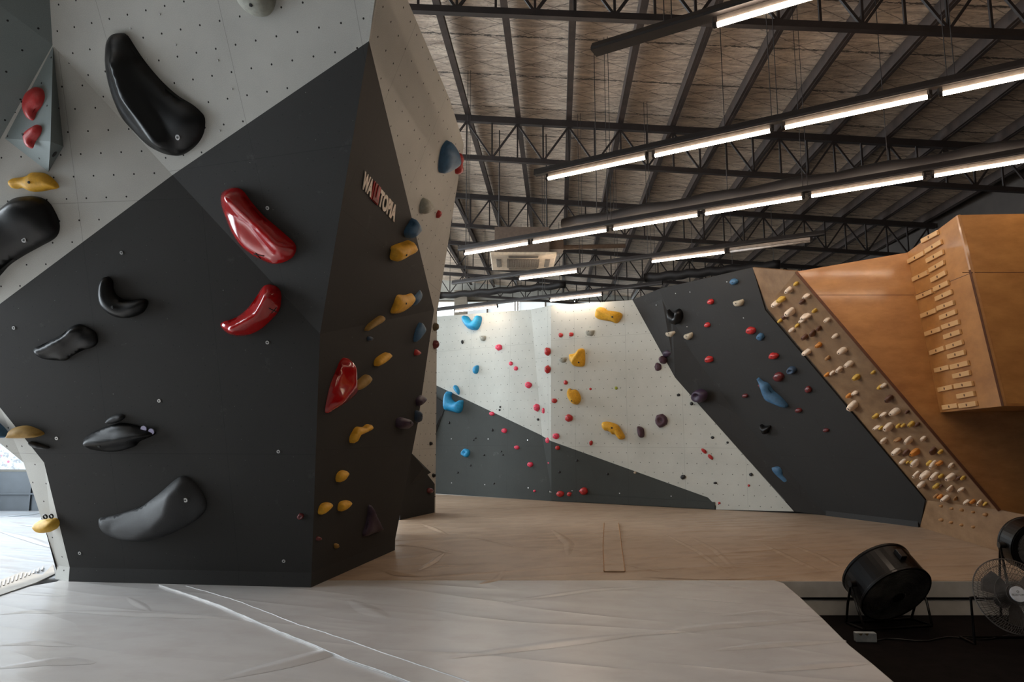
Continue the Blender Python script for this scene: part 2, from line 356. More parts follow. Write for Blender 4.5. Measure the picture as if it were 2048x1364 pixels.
# ---------------------------------------------------------------- light rows (z = 4.56, below the trusses)
LZ = 4.56
def light_row(name, start, end, tubes, dead, label, rods, hw=.035):
    a = atz(*start, LZ+.07); c = atz(*end, LZ+.07); d = (c-a).normalized()
    root = empty(name, a, label, 'light', 'rows of tube lights')
    side = Vector((0, 0, 1)).cross(d).normalized()
    bm = bmesh.new(); R = Matrix((side, Vector((0, 0, 1)), -d)).transposed()
    L = (c-a).length
    prof = [(-.025, .10), (.025, .10), (hw, .045), (hw, .02), (-hw, .02), (-hw, .045)]
    va = [bm.verts.new(a+side*x+Vector((0, 0, z-.02))) for x, z in prof]; vb = [bm.verts.new(c+side*x+Vector((0, 0, z-.02))) for x, z in prof]
    for i in range(6): bm.faces.new((va[i], va[(i+1) % 6], vb[(i+1) % 6], vb[i]))
    bm.faces.new(va); bm.faces.new(vb[::-1]); bmesh.ops.recalc_face_normals(bm, faces=bm.faces)
    put('track_housing', bm, 'track', root)
    def proj(px, py):
        q = atz(px, py, LZ); t = (q-a).dot(d); return a+d*t+Vector((0, 0, -.07))
    for lst, mt, nm in ((tubes, 'tube', 'lit_tube'), (dead, 'dead', 'unlit_tube')):
        for p, q in lst:
            A, B = proj(*p), proj(*q)
            bm = bmesh.new(); rod(bm, A, B, .019, 12); t = put(nm, bm, mt, root, smooth=True)
            bm = bmesh.new(); box(bm, (A+B)/2+Vector((0, 0, .045)), (.045, .012, (B-A).length), basis(d, side)); put('reflector', bm, 'track_side', root)
            for e, sg in ((A, -1), (B, 1)):
                bm = bmesh.new(); rod(bm, e+d*sg*.001, e+d*sg*.03, .024, 10); box(bm, e+d*sg*.02+Vector((0, 0, .03)), (.03, .03, .06)); put('tube_holder', bm, 'track', root)
            
    for px, py in rods:
        p = proj(px, py)
        for s in (-.03, .03):
            q = p+d*s; bm = bmesh.new(); rod(bm, q+Vector((0, 0, .1)), Vector((q.x, q.y, roofz(q)+.1)), .0045, 6); put('suspension_rod', bm, 'steel', root)
    return root
light_row('light_row', (1187, 107), (3000, -440), [((1435, 50), (1640, -13)), ((1662, -20), (1925, -103)), ((1955, -112), (2330, -228)), ((2370, -240), (2950, -420))], [], 'black light track nearest the viewer, its dark end and one lit tube at the top', [(1335, 75), (1700, -30)], .06)
light_row('light_row', (1070, 352), (3400, -160), [((1092, 354), (1290, 315)), ((1308, 309), (1540, 262)), ((1570, 253), (1855, 190)), ((1886, 183), (2255, 103)), ((2300, 93), (2800, -17))], [], 'long hanging row of lit tubes, second from the viewer, running up to the right edge', [(1550, 258), (1905, 178)])
light_row('light_row', (918, 502), (2330, 262), [((923, 505), (1050, 484)), ((1060, 482), (1207, 457)), ((1221, 454), (1390, 426)), ((1406, 423), (1600, 389)), ((1620, 386), (1845, 348)), ((1869, 344), (2140, 298))], [], 'long hanging row of lit tubes crossing in front of the ceiling air conditioner', [(925, 503), (1213, 456), (1608, 388)])
light_row('light_row', (905, 569), (1650, 470), [((1027, 553), (1143, 538)), ((1296, 518), (1442, 498))], [((1453, 497), (1617, 476))], 'hanging light row with two lit tubes and one unlit tube, below the air conditioner', [(921, 568), (1150, 536), (1290, 518)])
light_row('light_row', (872, 622), (1325, 569), [((899, 620), (985, 611)), ((1095, 599), (1195, 586))], [], 'farthest hanging light row, just above the white climbing wall', [(1080, 600), (1225, 582)])
# round fabric ducts
def duct(p, q, z, r, label):
    a = atz(*p, z); c = atz(*q, z); bm = bmesh.new(); d = (c-a).normalized()
    n = 24; pts = [a+d*((c-a).length*i/n) + Vector((0, 0, .02*math.sin(i*1.7))) for i in range(n+1)]
    tube(bm, pts, r, 16); o = put('air_duct', bm, 'duct', origin=a, smooth=True); tag(o, label, 'duct')
    bm = bmesh.new()
    for i in range(2, n, 7): bm2 = pts[i]; rod(bm, bm2+Vector((0, 0, r*.9)), Vector((bm2.x, bm2.y, roofz(bm2)+.1)), .006, 6)
    put('hanger', bm, 'steel', o)
    return o
duct((1128, 452), (2250, 262), 4.86, .12, 'black round air duct lying just above the third light row')
duct((880, 592), (1130, 570), 5.8, .10, 'short black air duct high at the back, left of the pale windows')
duct((1290, 556), (1560, 530), 5.6, .12, 'black air duct above the top of the overhanging dark wall')
# hanging cassette air conditioner
ctr = aty(1046, 523, 13.9); ac = empty('air_conditioner', ctr, 'square white cassette air conditioner hanging below the roof trusses', 'air conditioner')
x, y, z = ctr
bm = bmesh.new(); box(bm, (x, y, z), (1.33, 1.33, .06), bev=.02); put('panel_frame', bm, 'acwhite', ac)
bm = bmesh.new(); box(bm, (x-.03, y-.02, z+.31), (1.1, 1.1, .52)); put('body', bm, 'acbody', ac)
bm = bmesh.new(); box(bm, (x, y, z-.037), (.66, .66, .02))
for k in range(13): box(bm, (x, y-.3+k*.05, z-.052), (.66, .012, .015))
for k in range(13): box(bm, (x-.3+k*.05, y, z-.052), (.012, .66, .012))
put('intake_grille', bm, 'acgrille', ac)
for dx, dy, sx, sy in ((-.5, 0, .1, .6), (.5, 0, .1, .6), (0, -.5, .6, .1), (0, .5, .6, .1)):
    bm = bmesh.new(); box(bm, (x+dx, y+dy, z-.036), (sx, sy, .02), bev=.004); box(bm, (x+dx, y+dy, z-.05), (sx*.35, sy*.95, .01) if sx < sy else (sx*.95, sy*.35, .01)); put('air_louvre', bm, 'acgrille', ac)
for dx in (-.5, .5):
    bm = bmesh.new(); rod(bm, Vector((x+dx, y, z+.5)), Vector((x+dx, y, roofz(Vector((x+dx, y, 0)))+.2)), .012, 8); put('hanging_rod', bm, 'steel', ac)
bm = bmesh.new(); box(bm, (x+.68, y-.1, z+.3), (.3, .35, .22)); rod(bm, Vector((x+.8, y, z+.3)), Vector((x+2.2, y+.4, z+.45)), .05, 10); put('duct_collar', bm, 'acbody', ac)
# ---------------------------------------------------------------- crash mats
def mz(pts, z=0.0): return [tuple(atz(px, py, z).xy) for px, py in pts]
edge = mz([(1545, 1158), (1568, 1166), (1600, 1193), (1650, 1240), (1700, 1290), (1750, 1330), (1790, 1364), (1850, 1425)])
JY = atz(1600, 1160).y
near = [(-9.5, 6.7)] + mz([(0, 1192), (60, 1172), (112, 1163)]) + [(-4.7, JY-.005), (edge[0][0], JY-.005)] + edge[1:] + [(2.0, -1.0), (-9.5, -1.0)]
slab('crash_mat', near, -.35, 0, 'mat_near', bev=.012, label='big grey vinyl crash mat in the foreground, reaching the bottom edge', cat='mat')
far = [(-4.3, JY), (6.35, JY), (6.3, 8.4), (6.85, 11.2), (5.7, 13.3), (4.2, 14.0), (1.0, 15.8), (-2.0, 17.6), (-4.3, 18.0)]
fm = slab('crash_mat', far, -.35, -.002, 'mat_far', bev=.015, label='vinyl crash mat, lamplight tint in its colour, in front of the back climbing wall', cat='mat')
bm = bmesh.new(); box(bm, (4.3, JY-.004, -.265), (4.1, .01, .165)); put('lightened_front', bm, 'mat_front_lit', fm, origin=fm.location)  # thin paler parts added in place of light on the mat front
bm = bmesh.new(); box(bm, (4.3, JY-.004, -.095), (4.1, .01, .165)); put('lightened_front', bm, 'mat_front_lit', fm, origin=fm.location)
bm = bmesh.new(); box(bm, (4.6, JY-.012, -.18), (4.6, .012, .022)); put('black_strap', bm, 'black', fm, origin=fm.location)
lf = [(-10.6, 7.15), (-4.62, 7.15), (-4.35, 7.4), (-4.35, 13.85), (-10.6, 13.85)]
lf[0:2] = [(-10.6, 7.25), (-5.2, 7.3)]; lf[2] = (-4.35, 7.6)
slab('crash_mat', lf, -.35, -.004, 'mat_left', label='sunlit pale vinyl crash mat behind the boulder at the far left', cat='mat')
def strip(name, outl, h, mat, label, z=0.0, cat='strip'):
    pts = [atz(px, py, z+h) for px, py in outl]
    o = slab(name, [(p.x, p.y) for p in pts], z+.001, z+h, mat, bev=0, label=label, cat=cat)
    return o
low = [(318, 1170), (380, 1190), (440, 1211), (500, 1237), (560, 1263), (630, 1291), (700, 1321), (770, 1345), (850, 1376)]
up = [(372, 1171), (420, 1184), (470, 1199), (530, 1222), (600, 1249), (650, 1264), (700, 1281), (800, 1316), (900, 1350), (990, 1382)]
def seam(o, line, r, z=.012):
    bm = bmesh.new(); pts = []
    for (x0, y0), (x1, y1) in zip(line, line[1:]):
        for t in range(5): pts.append(atz(x0+(x1-x0)*t/5, y0+(y1-y0)*t/5+random.uniform(-.7, .7), z))
    tube(bm, pts, r, 6); put('piping', bm, 'piping', o, origin=o.location)
o = strip('joint_cover_strip', low+up[::-1], .012, 'mat_near', 'long grey joint cover strip running diagonally over the foreground mat', cat='mat strip')
seam(o, low, .005); seam(o, [(a, b+1) for a, b in up], .005)
a = strip('joint_cover_strip', [(1208, 1046), (1237, 1046), (1243, 1090), (1250, 1142), (1208, 1142), (1206, 1090)], .012, 'mat_far', 'short lamp-tinted joint cover strip lying on the far mat near the middle', cat='mat strip')
bm = bmesh.new()
for ln in ([(1208, 1046), (1206, 1090), (1208, 1142)], [(1237, 1046), (1243, 1090), (1250, 1142)]):
    tube(bm, [atz(x_, y_, .012) for x_, y_ in ln], .006, 6)
put('stitched_edge', bm, 'h_tan', a, origin=a.location)
# raised folds of the mat covers: thin ridges of vinyl
def fold(line, w, h, mat, label):
    bm = bmesh.new(); P = [atz(x_, y_, 0) for x_, y_ in line]; n = len(P); rows = []
    for i, p in enumerate(P):
        w_, h_ = w, h; d = (P[min(i+1, n-1)]-P[max(i-1, 0)]).normalized(); s = Vector((-d.y, d.x, 0)); k = math.sin(PI*min(1, max(.02, i/(n-1))))
        rows.append([bm.verts.new(p+s*(w*t)*(.3+.7*k)+Vector((0, 0, h*k*math.cos(t*PI/2)**2+.001))) for t in (-1, -.6, -.25, 0, .25, .6, 1)])
    for A, B in zip(rows, rows[1:]):
        for k in range(6): bm.faces.new((A[k], A[k+1], B[k+1], B[k]))
    bmesh.ops.recalc_face_normals(bm, faces=bm.faces)
    return bm
def addfold(parent, line, w, h, mat):
    # resample
    pts = []
    for (x0, y0), (x1, y1) in zip(line, line[1:]):
        for t in range(6): pts.append((x0+(x1-x0)*t/6, y0+(y1-y0)*t/6))
    pts.append(line[-1]); put('vinyl_fold', fold(pts, w*1.7, h*.5, mat, ''), mat, parent, origin=parent.location, smooth=True)
nm = [o for o in bpy.data.objects if o.name.startswith('crash_mat')]
NEAR, FAR, LEFT = nm[0], nm[1], nm[2]
for ln, w, h in (([(130, 1222), (300, 1229), (470, 1236)], .05, .02), ([(255, 1195), (300, 1222)], .03, .012), ([(440, 1358), (560, 1330), (660, 1304), (700, 1295)], .06, .025),
                 ([(700, 1200), (740, 1222), (775, 1236)], .06, .02), ([(1000, 1205), (1180, 1180), (1330, 1172)], .04, .012), ([(900, 1315), (1130, 1285), (1300, 1265)], .05, .015),
                 ([(1400, 1160), (1480, 1175), (1580, 1190)], .03, .014), ([(1250, 1272), (1430, 1252), (1640, 1238)], .05, .018), ([(1430, 1300), (1560, 1288), (1690, 1281)], .04, .016), ([(1520, 1342), (1640, 1330), (1740, 1325)], .04, .014),
                 ([(1440, 1232), (1540, 1222), (1640, 1235)], .03, .012), ([(0, 1228), (60, 1222), (120, 1226)], .04, .015), ([(0, 1290), (70, 1284), (150, 1292)], .04, .015), ([(0, 1335), (110, 1322), (190, 1326)], .05, .02), ([(20, 1185), (80, 1188), (130, 1192)], .03, .012)):
    addfold(NEAR, ln, w, h, 'mat_near')
for ln, w, h in (([(835, 1142), (865, 1125), (888, 1106)], .03, .04), ([(842, 1047), (870, 1058), (895, 1070)], .04, .03), ([(1105, 1060), (1125, 1075), (1138, 1088), (1136, 1110)], .05, .03),
                 ([(760, 1137), (800, 1148), (840, 1152)], .05, .03), ([(1370, 1068), (1430, 1100), (1480, 1148)], .03, .02), ([(1330, 1068), (1400, 1105), (1460, 1149)], .03, .02), ([(1500, 1075), (1580, 1115), (1660, 1152)], .03, .02), ([(1560, 1080), (1640, 1112), (1690, 1140)], .03, .02),
                 ([(950, 1075), (1000, 1085), (1040, 1096)], .03, .015), ([(780, 1088), (850, 1092), (910, 1108)], .05, .02), ([(1010, 1140), (990, 1160), (960, 1168)], .03, .015), ([(1290, 1154), (1400, 1158), (1500, 1158)], .02, .01), ([(1250, 1128), (1290, 1138), (1330, 1145)], .02, .01), ([(1730, 1095), (1790, 1112), (1840, 1130)], .03, .02)):
    addfold(FAR, ln, w, h, 'mat_far')
for ln, w, h in (([(0, 1034), (50, 1030), (95, 1024)], .05, .03), ([(0, 1062), (60, 1078), (108, 1096)], .05, .03), ([(40, 1050), (75, 1052), (100, 1046)], .04, .02)):
    addfold(LEFT, ln, w, h, 'mat_left')
g = strip('mat_gap_cover', [(-40, 1176), (0, 1160), (45, 1143), (85, 1150), (106, 1128), (110, 1147), (72, 1165), (0, 1190), (-40, 1204)], .01, 'mat_side', 'grey pleated gap cover between two mats at the lower left', cat='mat strip')
bm = bmesh.new()
for i in range(12):
    x0 = -10+i*8.5; yb = 1178-i*3.4; bm_a = atz(x0, yb, .012); bm_b = atz(x0+3, yb-12 if i < 7 else yb-8, .012); bar(bm, bm_a, bm_b, .012)
put('pleat', bm, 'piping', g, origin=g.location)
# ---------------------------------------------------------------- near boulder
def up_z(p, z): return Vector((p.x, p.y, z))
A0 = atz(137, 1163); B0 = atz(622, 1175); D0 = atz(790, 1100)
KZ = .14
A1, B1, D1 = up_z(A0, KZ), up_z(B0, KZ), up_z(D0, KZ)
V1 = aty(105, 90, 5.75)
PA = Plane(A1, B1, V1); V2 = PA.hit(640, 668)
V3 = aty(738, 82, 5.0); PB = Plane(V1, V2, V3)
PC = Plane(B1, D1, V2); T = PC.hit(868, 620); K = PA.hit(345, 350)
TOPZ = 4.95
R3 = atz(928, 290, TOPZ); R4 = atz(900, 200, TOPZ); R5 = atz(815, 0, TOPZ)

PCT = Plane(V3, V2, T); PD = Plane(V3, T, R3); R1 = PD.hit(876, 615); R2 = PD.hit(905, 430); R4 = PD.hit(900, 200); R5 = PD.hit(815, 0)
print('V1', V1, 'V2', V2, 'V3', V3, 'T', T, 'R', R1, R3, R5, 'nA', PA.n, 'nB', PB.n, 'nC', PC.n, 'nCT', PCT.n, 'nD', PD.n)
NB = empty('climbing_boulder', (-2.5, 7.5, 0), 'huge faceted charcoal and white climbing boulder filling the left half', 'climbing wall')
P = lambda pl, l: [pl.hit(*q) for q in l]
panel('white_panel', [V1, K]+P(PA, [(-90, 675), (-90, 440)]), 'white', NB, pl=PA)
leftA = P(PA, [(88, 925), (0, 815), (-90, 705)])
panel('charcoal_panel', [K, V2, B1, A1]+leftA+P(PA, [(-90, 675)]), 'dark', NB, pl=PA)
panel('kickboard', [A0, B0, B1, A1], 'dark', NB); panel('kickboard', [B0, D0, D1, B1], 'dark', NB)
TB = P(PB, [(93, -110), (772, -110)])
panel('white_panel', [K, V1]+[TB[0], TB[1], V3], 'white', NB, pl=PB)
panel('charcoal_panel', [K, V3, V2], 'dark', NB, pl=PB)
D2 = PC.hit(835, 850)
panel('charcoal_panel', [V2, T, D2, D1, B1], 'dark', NB, pl=PC)
panel('charcoal_panel', [V2, V3, T], 'dark', NB, pl=PCT)
panel('white_panel', [V3, PD.hit(765, -110), R5, R4, R3, R2, R1, T], 'white', NB, pl=PD)
# upper-left grey facet
L285 = PA.hit(-90, 440); panel('grey_panel', [V1, L285, aty(-160, -110, 5.0), TB[0]], 'grey', NB)
# narrow white side facet at the left
o1 = up_z(atz(110, 1158), 0); o2 = up_z(o1, KZ); o3 = aty(47, 925, leftA[0].y+.12); o4 = aty(-35, 858, leftA[1].y+.16); o5 = aty(-120, 790, leftA[2].y+.16)
panel('white_panel', [A1, leftA[0], leftA[1], leftA[2], o5, o4, o3, o2], 'white', NB)
panel('kickboard', [A0, A1, o2, o1], 'white', NB)
# closing sides at the back (not seen from the camera)
bk = [Vector((-4.6, 9.6, 0)), Vector((-2.1, 10.6, 0))]
panel('back_panel', [o1, o2, o3, Vector((-6.2, 9.2, TOPZ)), bk[0]], 'dark', NB)
panel('back_panel', [bk[0], bk[1], Vector((-2.4, 10.6, TOPZ)), Vector((-6.2, 9.2, TOPZ))], 'dark', NB)
panel('back_panel', [D0+Vector((-.35, .1, 0)), R3+Vector((-.9, .3, 0)), Vector((-2.4, 10.6, TOPZ)), bk[1]], 'dark', NB)
# second dark/white boulder end standing right behind
H0 = atz(869, 1025); H1 = atz(800, 1040); H2 = H1+(H1-H0)*.6
PH = Plane(H0, H1, up_z(H0, 2))
SB = empty('climbing_boulder', (H0+H1)/2, 'narrow white and dark boulder end standing behind the huge boulder', 'climbing wall')
panel('white_panel', P(PH, [(869.5, 968), (818, 900), (800, 880)])+[PH.hit(800, 520), PH.hit(873, 575)], 'white', SB, pl=PH)
panel('charcoal_panel', [H0]+P(PH, [(869.5, 968), (818, 900), (800, 880)])+[H1], 'dark', SB, pl=PH)
panel('side_panel', [H0, PH.hit(869.5, 968), PH.hit(873, 575), PH.hit(873, 575)+Vector((-1.2, .6, 0)), H0+Vector((-1.2, .6, 0))], 'white', SB)
# small volume wedge in that corner
w0, w1, w2, wa = PH.hit(822, 905), PH.hit(862, 945), PH.hit(820, 970), PH.hit(838, 935)+PH.n*.1
bm = bmesh.new(); vs = [bm.verts.new(p) for p in (w0, w1, w2, wa)]
for t in ((0, 1, 3), (1, 2, 3), (2, 0, 3), (0, 2, 1)): bm.faces.new([vs[i] for i in t])
bmesh.ops.recalc_face_normals(bm, faces=bm.faces); put('wedge', bm, 'dark', SB)
# ---------------------------------------------------------------- back climbing wall
BW = empty('climbing_wall', (1.5, 15.2, 0), 'long white and charcoal climbing wall across the back of the gym', 'climbing wall')
b0 = atz(820, 984); b1 = atz(1103, 1002); b2 = atz(1430, 1019); b3 = atz(1590, 1023)
TZ = 4.38; KH = .16
K1 = Plane(b0, b1, up_z(b0, 4.3)+Vector((.08, .2, 0))); K3 = Plane(b1, b2, up_z(b1, 3))
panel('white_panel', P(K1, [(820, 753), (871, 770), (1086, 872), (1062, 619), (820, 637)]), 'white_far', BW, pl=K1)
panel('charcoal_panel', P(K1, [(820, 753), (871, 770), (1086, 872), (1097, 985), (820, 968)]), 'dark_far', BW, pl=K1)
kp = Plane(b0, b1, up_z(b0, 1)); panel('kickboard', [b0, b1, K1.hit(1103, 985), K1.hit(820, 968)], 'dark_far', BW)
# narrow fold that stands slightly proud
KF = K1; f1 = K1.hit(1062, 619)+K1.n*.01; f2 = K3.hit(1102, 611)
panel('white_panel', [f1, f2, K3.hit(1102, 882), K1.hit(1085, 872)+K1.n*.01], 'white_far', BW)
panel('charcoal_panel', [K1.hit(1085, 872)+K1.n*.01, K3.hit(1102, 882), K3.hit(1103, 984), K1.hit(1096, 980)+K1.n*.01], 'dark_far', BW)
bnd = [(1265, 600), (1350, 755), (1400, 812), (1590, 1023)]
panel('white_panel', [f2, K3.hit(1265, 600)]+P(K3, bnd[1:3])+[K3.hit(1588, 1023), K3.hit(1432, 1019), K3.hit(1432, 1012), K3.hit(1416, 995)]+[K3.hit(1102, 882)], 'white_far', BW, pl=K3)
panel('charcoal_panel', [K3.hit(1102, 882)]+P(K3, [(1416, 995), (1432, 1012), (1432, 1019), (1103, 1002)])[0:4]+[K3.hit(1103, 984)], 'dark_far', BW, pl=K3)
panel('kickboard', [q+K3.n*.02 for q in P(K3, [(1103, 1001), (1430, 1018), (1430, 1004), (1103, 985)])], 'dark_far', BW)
# ledge facet at far left
panel('side_panel', [K1.hit(820, 752)+K1.n*.3, K1.hit(893, 808)+K1.n*.02, K1.hit(872, 868)+K1.n*.02, K1.hit(820, 990)+K1.n*.3], 'dark', BW)
# overhanging dark wall, right part
g0 = atz(1655, 1031); g1 = atz(1840, 1054); gt = atz(1505, 535, 4.36)
PG = Plane(g0, g1, gt)
OW = empty('climbing_wall', (g0+g1)/2, 'dark overhanging climbing wall between the white wall and the plywood board', 'climbing wall')
GL = [(1318, 578), (1345, 640), (1385, 708), (1475, 830), (1655, 1031)]
panel('charcoal_panel', [gt, PG.hit(1530, 620), PG.hit(1850, 1000), g1]+P(PG, GL[::-1]), 'dark', OW, pl=PG)
K3b = [K3.hit(*q) for q in bnd]
for i in range(3):
    a = [K3b[0], K3b[1], K3b[2], K3b[3]]
L = P(PG, GL)
panel('charcoal_panel', [K3b[0], K3b[1], L[2], L[1], L[0]], 'dark', OW)
panel('charcoal_panel', [K3b[1], K3b[2], L[3], L[2]], 'dark', OW)
panel('charcoal_panel', [K3b[2], K3b[3], L[4], L[3]], 'dark', OW)
panel('kickboard', [g0+PG.n*.05, g1+PG.n*.05, g1+PG.n*.05+Vector((0, 0, .14)), g0+PG.n*.05+Vector((0, 0, .14))], 'dark', OW)
PG1 = Plane(K3b[0], K3b[2], L[1])
# ---------------------------------------------------------------- plywood training board and campus board
k0 = g1; k1 = atz(2020, 1110); PK = Plane(k0, k1, up_z(k0, 1)); kd = (k1-k0).normalized(); k2 = k0+kd*5
TBD = empty('training_board', (k0+k1)/2, 'steep plywood training board covered in small white and yellow holds', 'climbing board')
w0 = PK.hit(1850, 1000); w1 = PK.hit(2000, 1020)
PWc = Plane(w1, w1+Vector((-2.5, .75, 0)), up_z(w1, 3)); w2 = PWc.hit(1593, 543)
PW = Plane(w0, w1, w2); w3 = PW.hit(1530, 620)
print('W', w0, w1, w2, w3, 'PW n', PW.n, 'PG', PG.n, gt)
panel('board_face', [w0, w1, w2, w3], 'wood_board', TBD, pl=PW)
panel('top_filler', [w3, w2, gt], 'wood_board', TBD)
panel('kickboard', [k0, k1, k2, up_z(k2, w1.z), w1, w0], 'wood_board', TBD, pl=PK)
bm = bmesh.new(); bar(bm, w1+PW.n*.01, w2+PW.n*.01, .035); put('edge_trim', bm, 'wood_edge', TBD)
CB = empty('campus_board', w1, 'varnished orange plywood campus board box projecting at the upper right', 'climbing board')
c1 = PWc.hit(1815, 505); c2 = PWc.hit(1880, 825); c3 = aty(1915, 430, 7.6); c4 = aty(2008, 812, 7.45)
PCB = Plane(c1, c2, c3); c4 = PCB.hit(2008, 812)
sq = [w1, w2, c1, c2]
panel('side_panel', [w1, w2, c1, c2, PWc.hit(2120, 820), PWc.hit(2170, 1150), PWc.hit(2090, 1125)], 'wood', CB, pl=PWc)
panel('rung_panel', [c1, c3, c4, c2], 'wood', CB, pl=PCB)
fdir = Vector((1, -.06, 0)); c5 = c3+fdir*1.6; c6 = c4+fdir*1.6; PF = Plane(c3, c4, c5)
panel('front_panel', [c3, c5, c6, c4], 'wood', CB, pl=PF)
# board joints: shallow grooves are real gaps filled by a dark strip
panel('bottom_panel', [c2, c4, c6, PWc.hit(2120, 820)], 'wood', CB)
bm = bmesh.new(); bar(bm, c4+PCB.n*.012, c3+(c4-c3)*.3+PCB.n*.012, .022); put('edge_trim', bm, 'wood_edge', CB)
for (p, q, pl_) in (((1925, 545), (2110, 545), PF), ((1635, 590), (1828, 590), PWc), ((1832, 590), (1945, 545), PCB)):
    bm = bmesh.new(); bar(bm, pl_.hit(*p)-pl_.n*.002, pl_.hit(*q)-pl_.n*.002, .006, .008); put('board_joint', bm, 'wood_edge', CB)
# rungs
def rung(p, q, label):
    a, b = PCB.hit(*p), PCB.hit(*q); d = (b-a).normalized(); up = PCB.n.cross(d)
    R = Matrix((d, up, PCB.n)).transposed(); c = (a+b)/2
    r = empty('campus_rung', c, label, 'rung', 'campus board rungs')
    bm = bmesh.new(); box(bm, c+PCB.n*.014, ((b-a).length, .06, .03), R, bev=.006); put('rung_block', bm, 'wood_rung', r)
    bm = bmesh.new(); rod(bm, c+PCB.n*.022, c+PCB.n*.032, .016, 10); put('screw_head', bm, 'wood_edge', r)
RG = [((225, 215), (335, 155), 0), ((130, 355), (240, 295), 1), ((250, 285), (360, 218), 0), ((258, 350), (372, 288), 0), ((162, 478), (265, 428), 1), ((278, 415), (378, 358), 0), ((290, 483), (390, 428), 0),
      ((190, 602), (295, 557), 1), ((308, 545), (408, 497), 0), ((320, 610), (430, 560), 0), ((220, 727), (325, 685), 1), ((332, 675), (445, 632), 0), ((350, 738), (460, 695), 0), ((248, 850), (355, 813), 1), ((365, 803), (480, 765), 0),
      ((378, 870), (490, 832), 0), ((282, 978), (380, 943), 1), ((395, 940), (505, 903), 0), ((405, 1003), (520, 972), 0), ((315, 1098), (413, 1073), 1), ((424, 1075), (545, 1045), 0), ((440, 1138), (555, 1112), 0),
      ((338, 1230), (438, 1208), 1), ((450, 1205), (573, 1185), 0), ((468, 1275), (585, 1253), 0), ((368, 1350), (472, 1335), 1), ((482, 1340), (600, 1322), 0)]
cnt = [0, 0]
for p, q, s in RG:
    k = cnt[s]; cnt[s] += 1
    rung((1780+p[0]/3.41, 420+p[1]/3.41-1), (1780+q[0]/3.41, 420+q[1]/3.41-1), 'pale wooden campus rung in the %s column, %s from the top' % (('right', 'left')[s], ORD[k]))
# ---------------------------------------------------------------- holds
def smooth_outline(pts, n):
    """closed Catmull-Rom through pts, resampled evenly to n points"""
    out = []; m = len(pts)
    for i in range(m):
        p0, p1, p2, p3 = (pts[(i+k-1) % m] for k in range(4))
        for s in range(8):
            t = s/8; out.append(.5*((2*p1)+(p2-p0)*t+(2*p0-5*p1+4*p2-p3)*t*t+(3*p1-p0-3*p2+p3)*t**3))
    L = [0]
    for i in range(len(out)): L.append(L[-1]+(out[(i+1) % len(out)]-out[i]).length)
    res = []; j = 0
    for k in range(n):
        s = L[-1]*k/n
        while L[j+1] < s: j += 1
        t = (s-L[j])/max(1e-9, L[j+1]-L[j]); res.append(out[j % len(out)].lerp(out[(j+1) % len(out)], t))
    return res
def seg_d(p, a, b):
    ab = b-a; t = max(0, min(1, (p-a).dot(ab)/max(1e-12, ab.dot(ab)))); return (p-(a+ab*t)).length
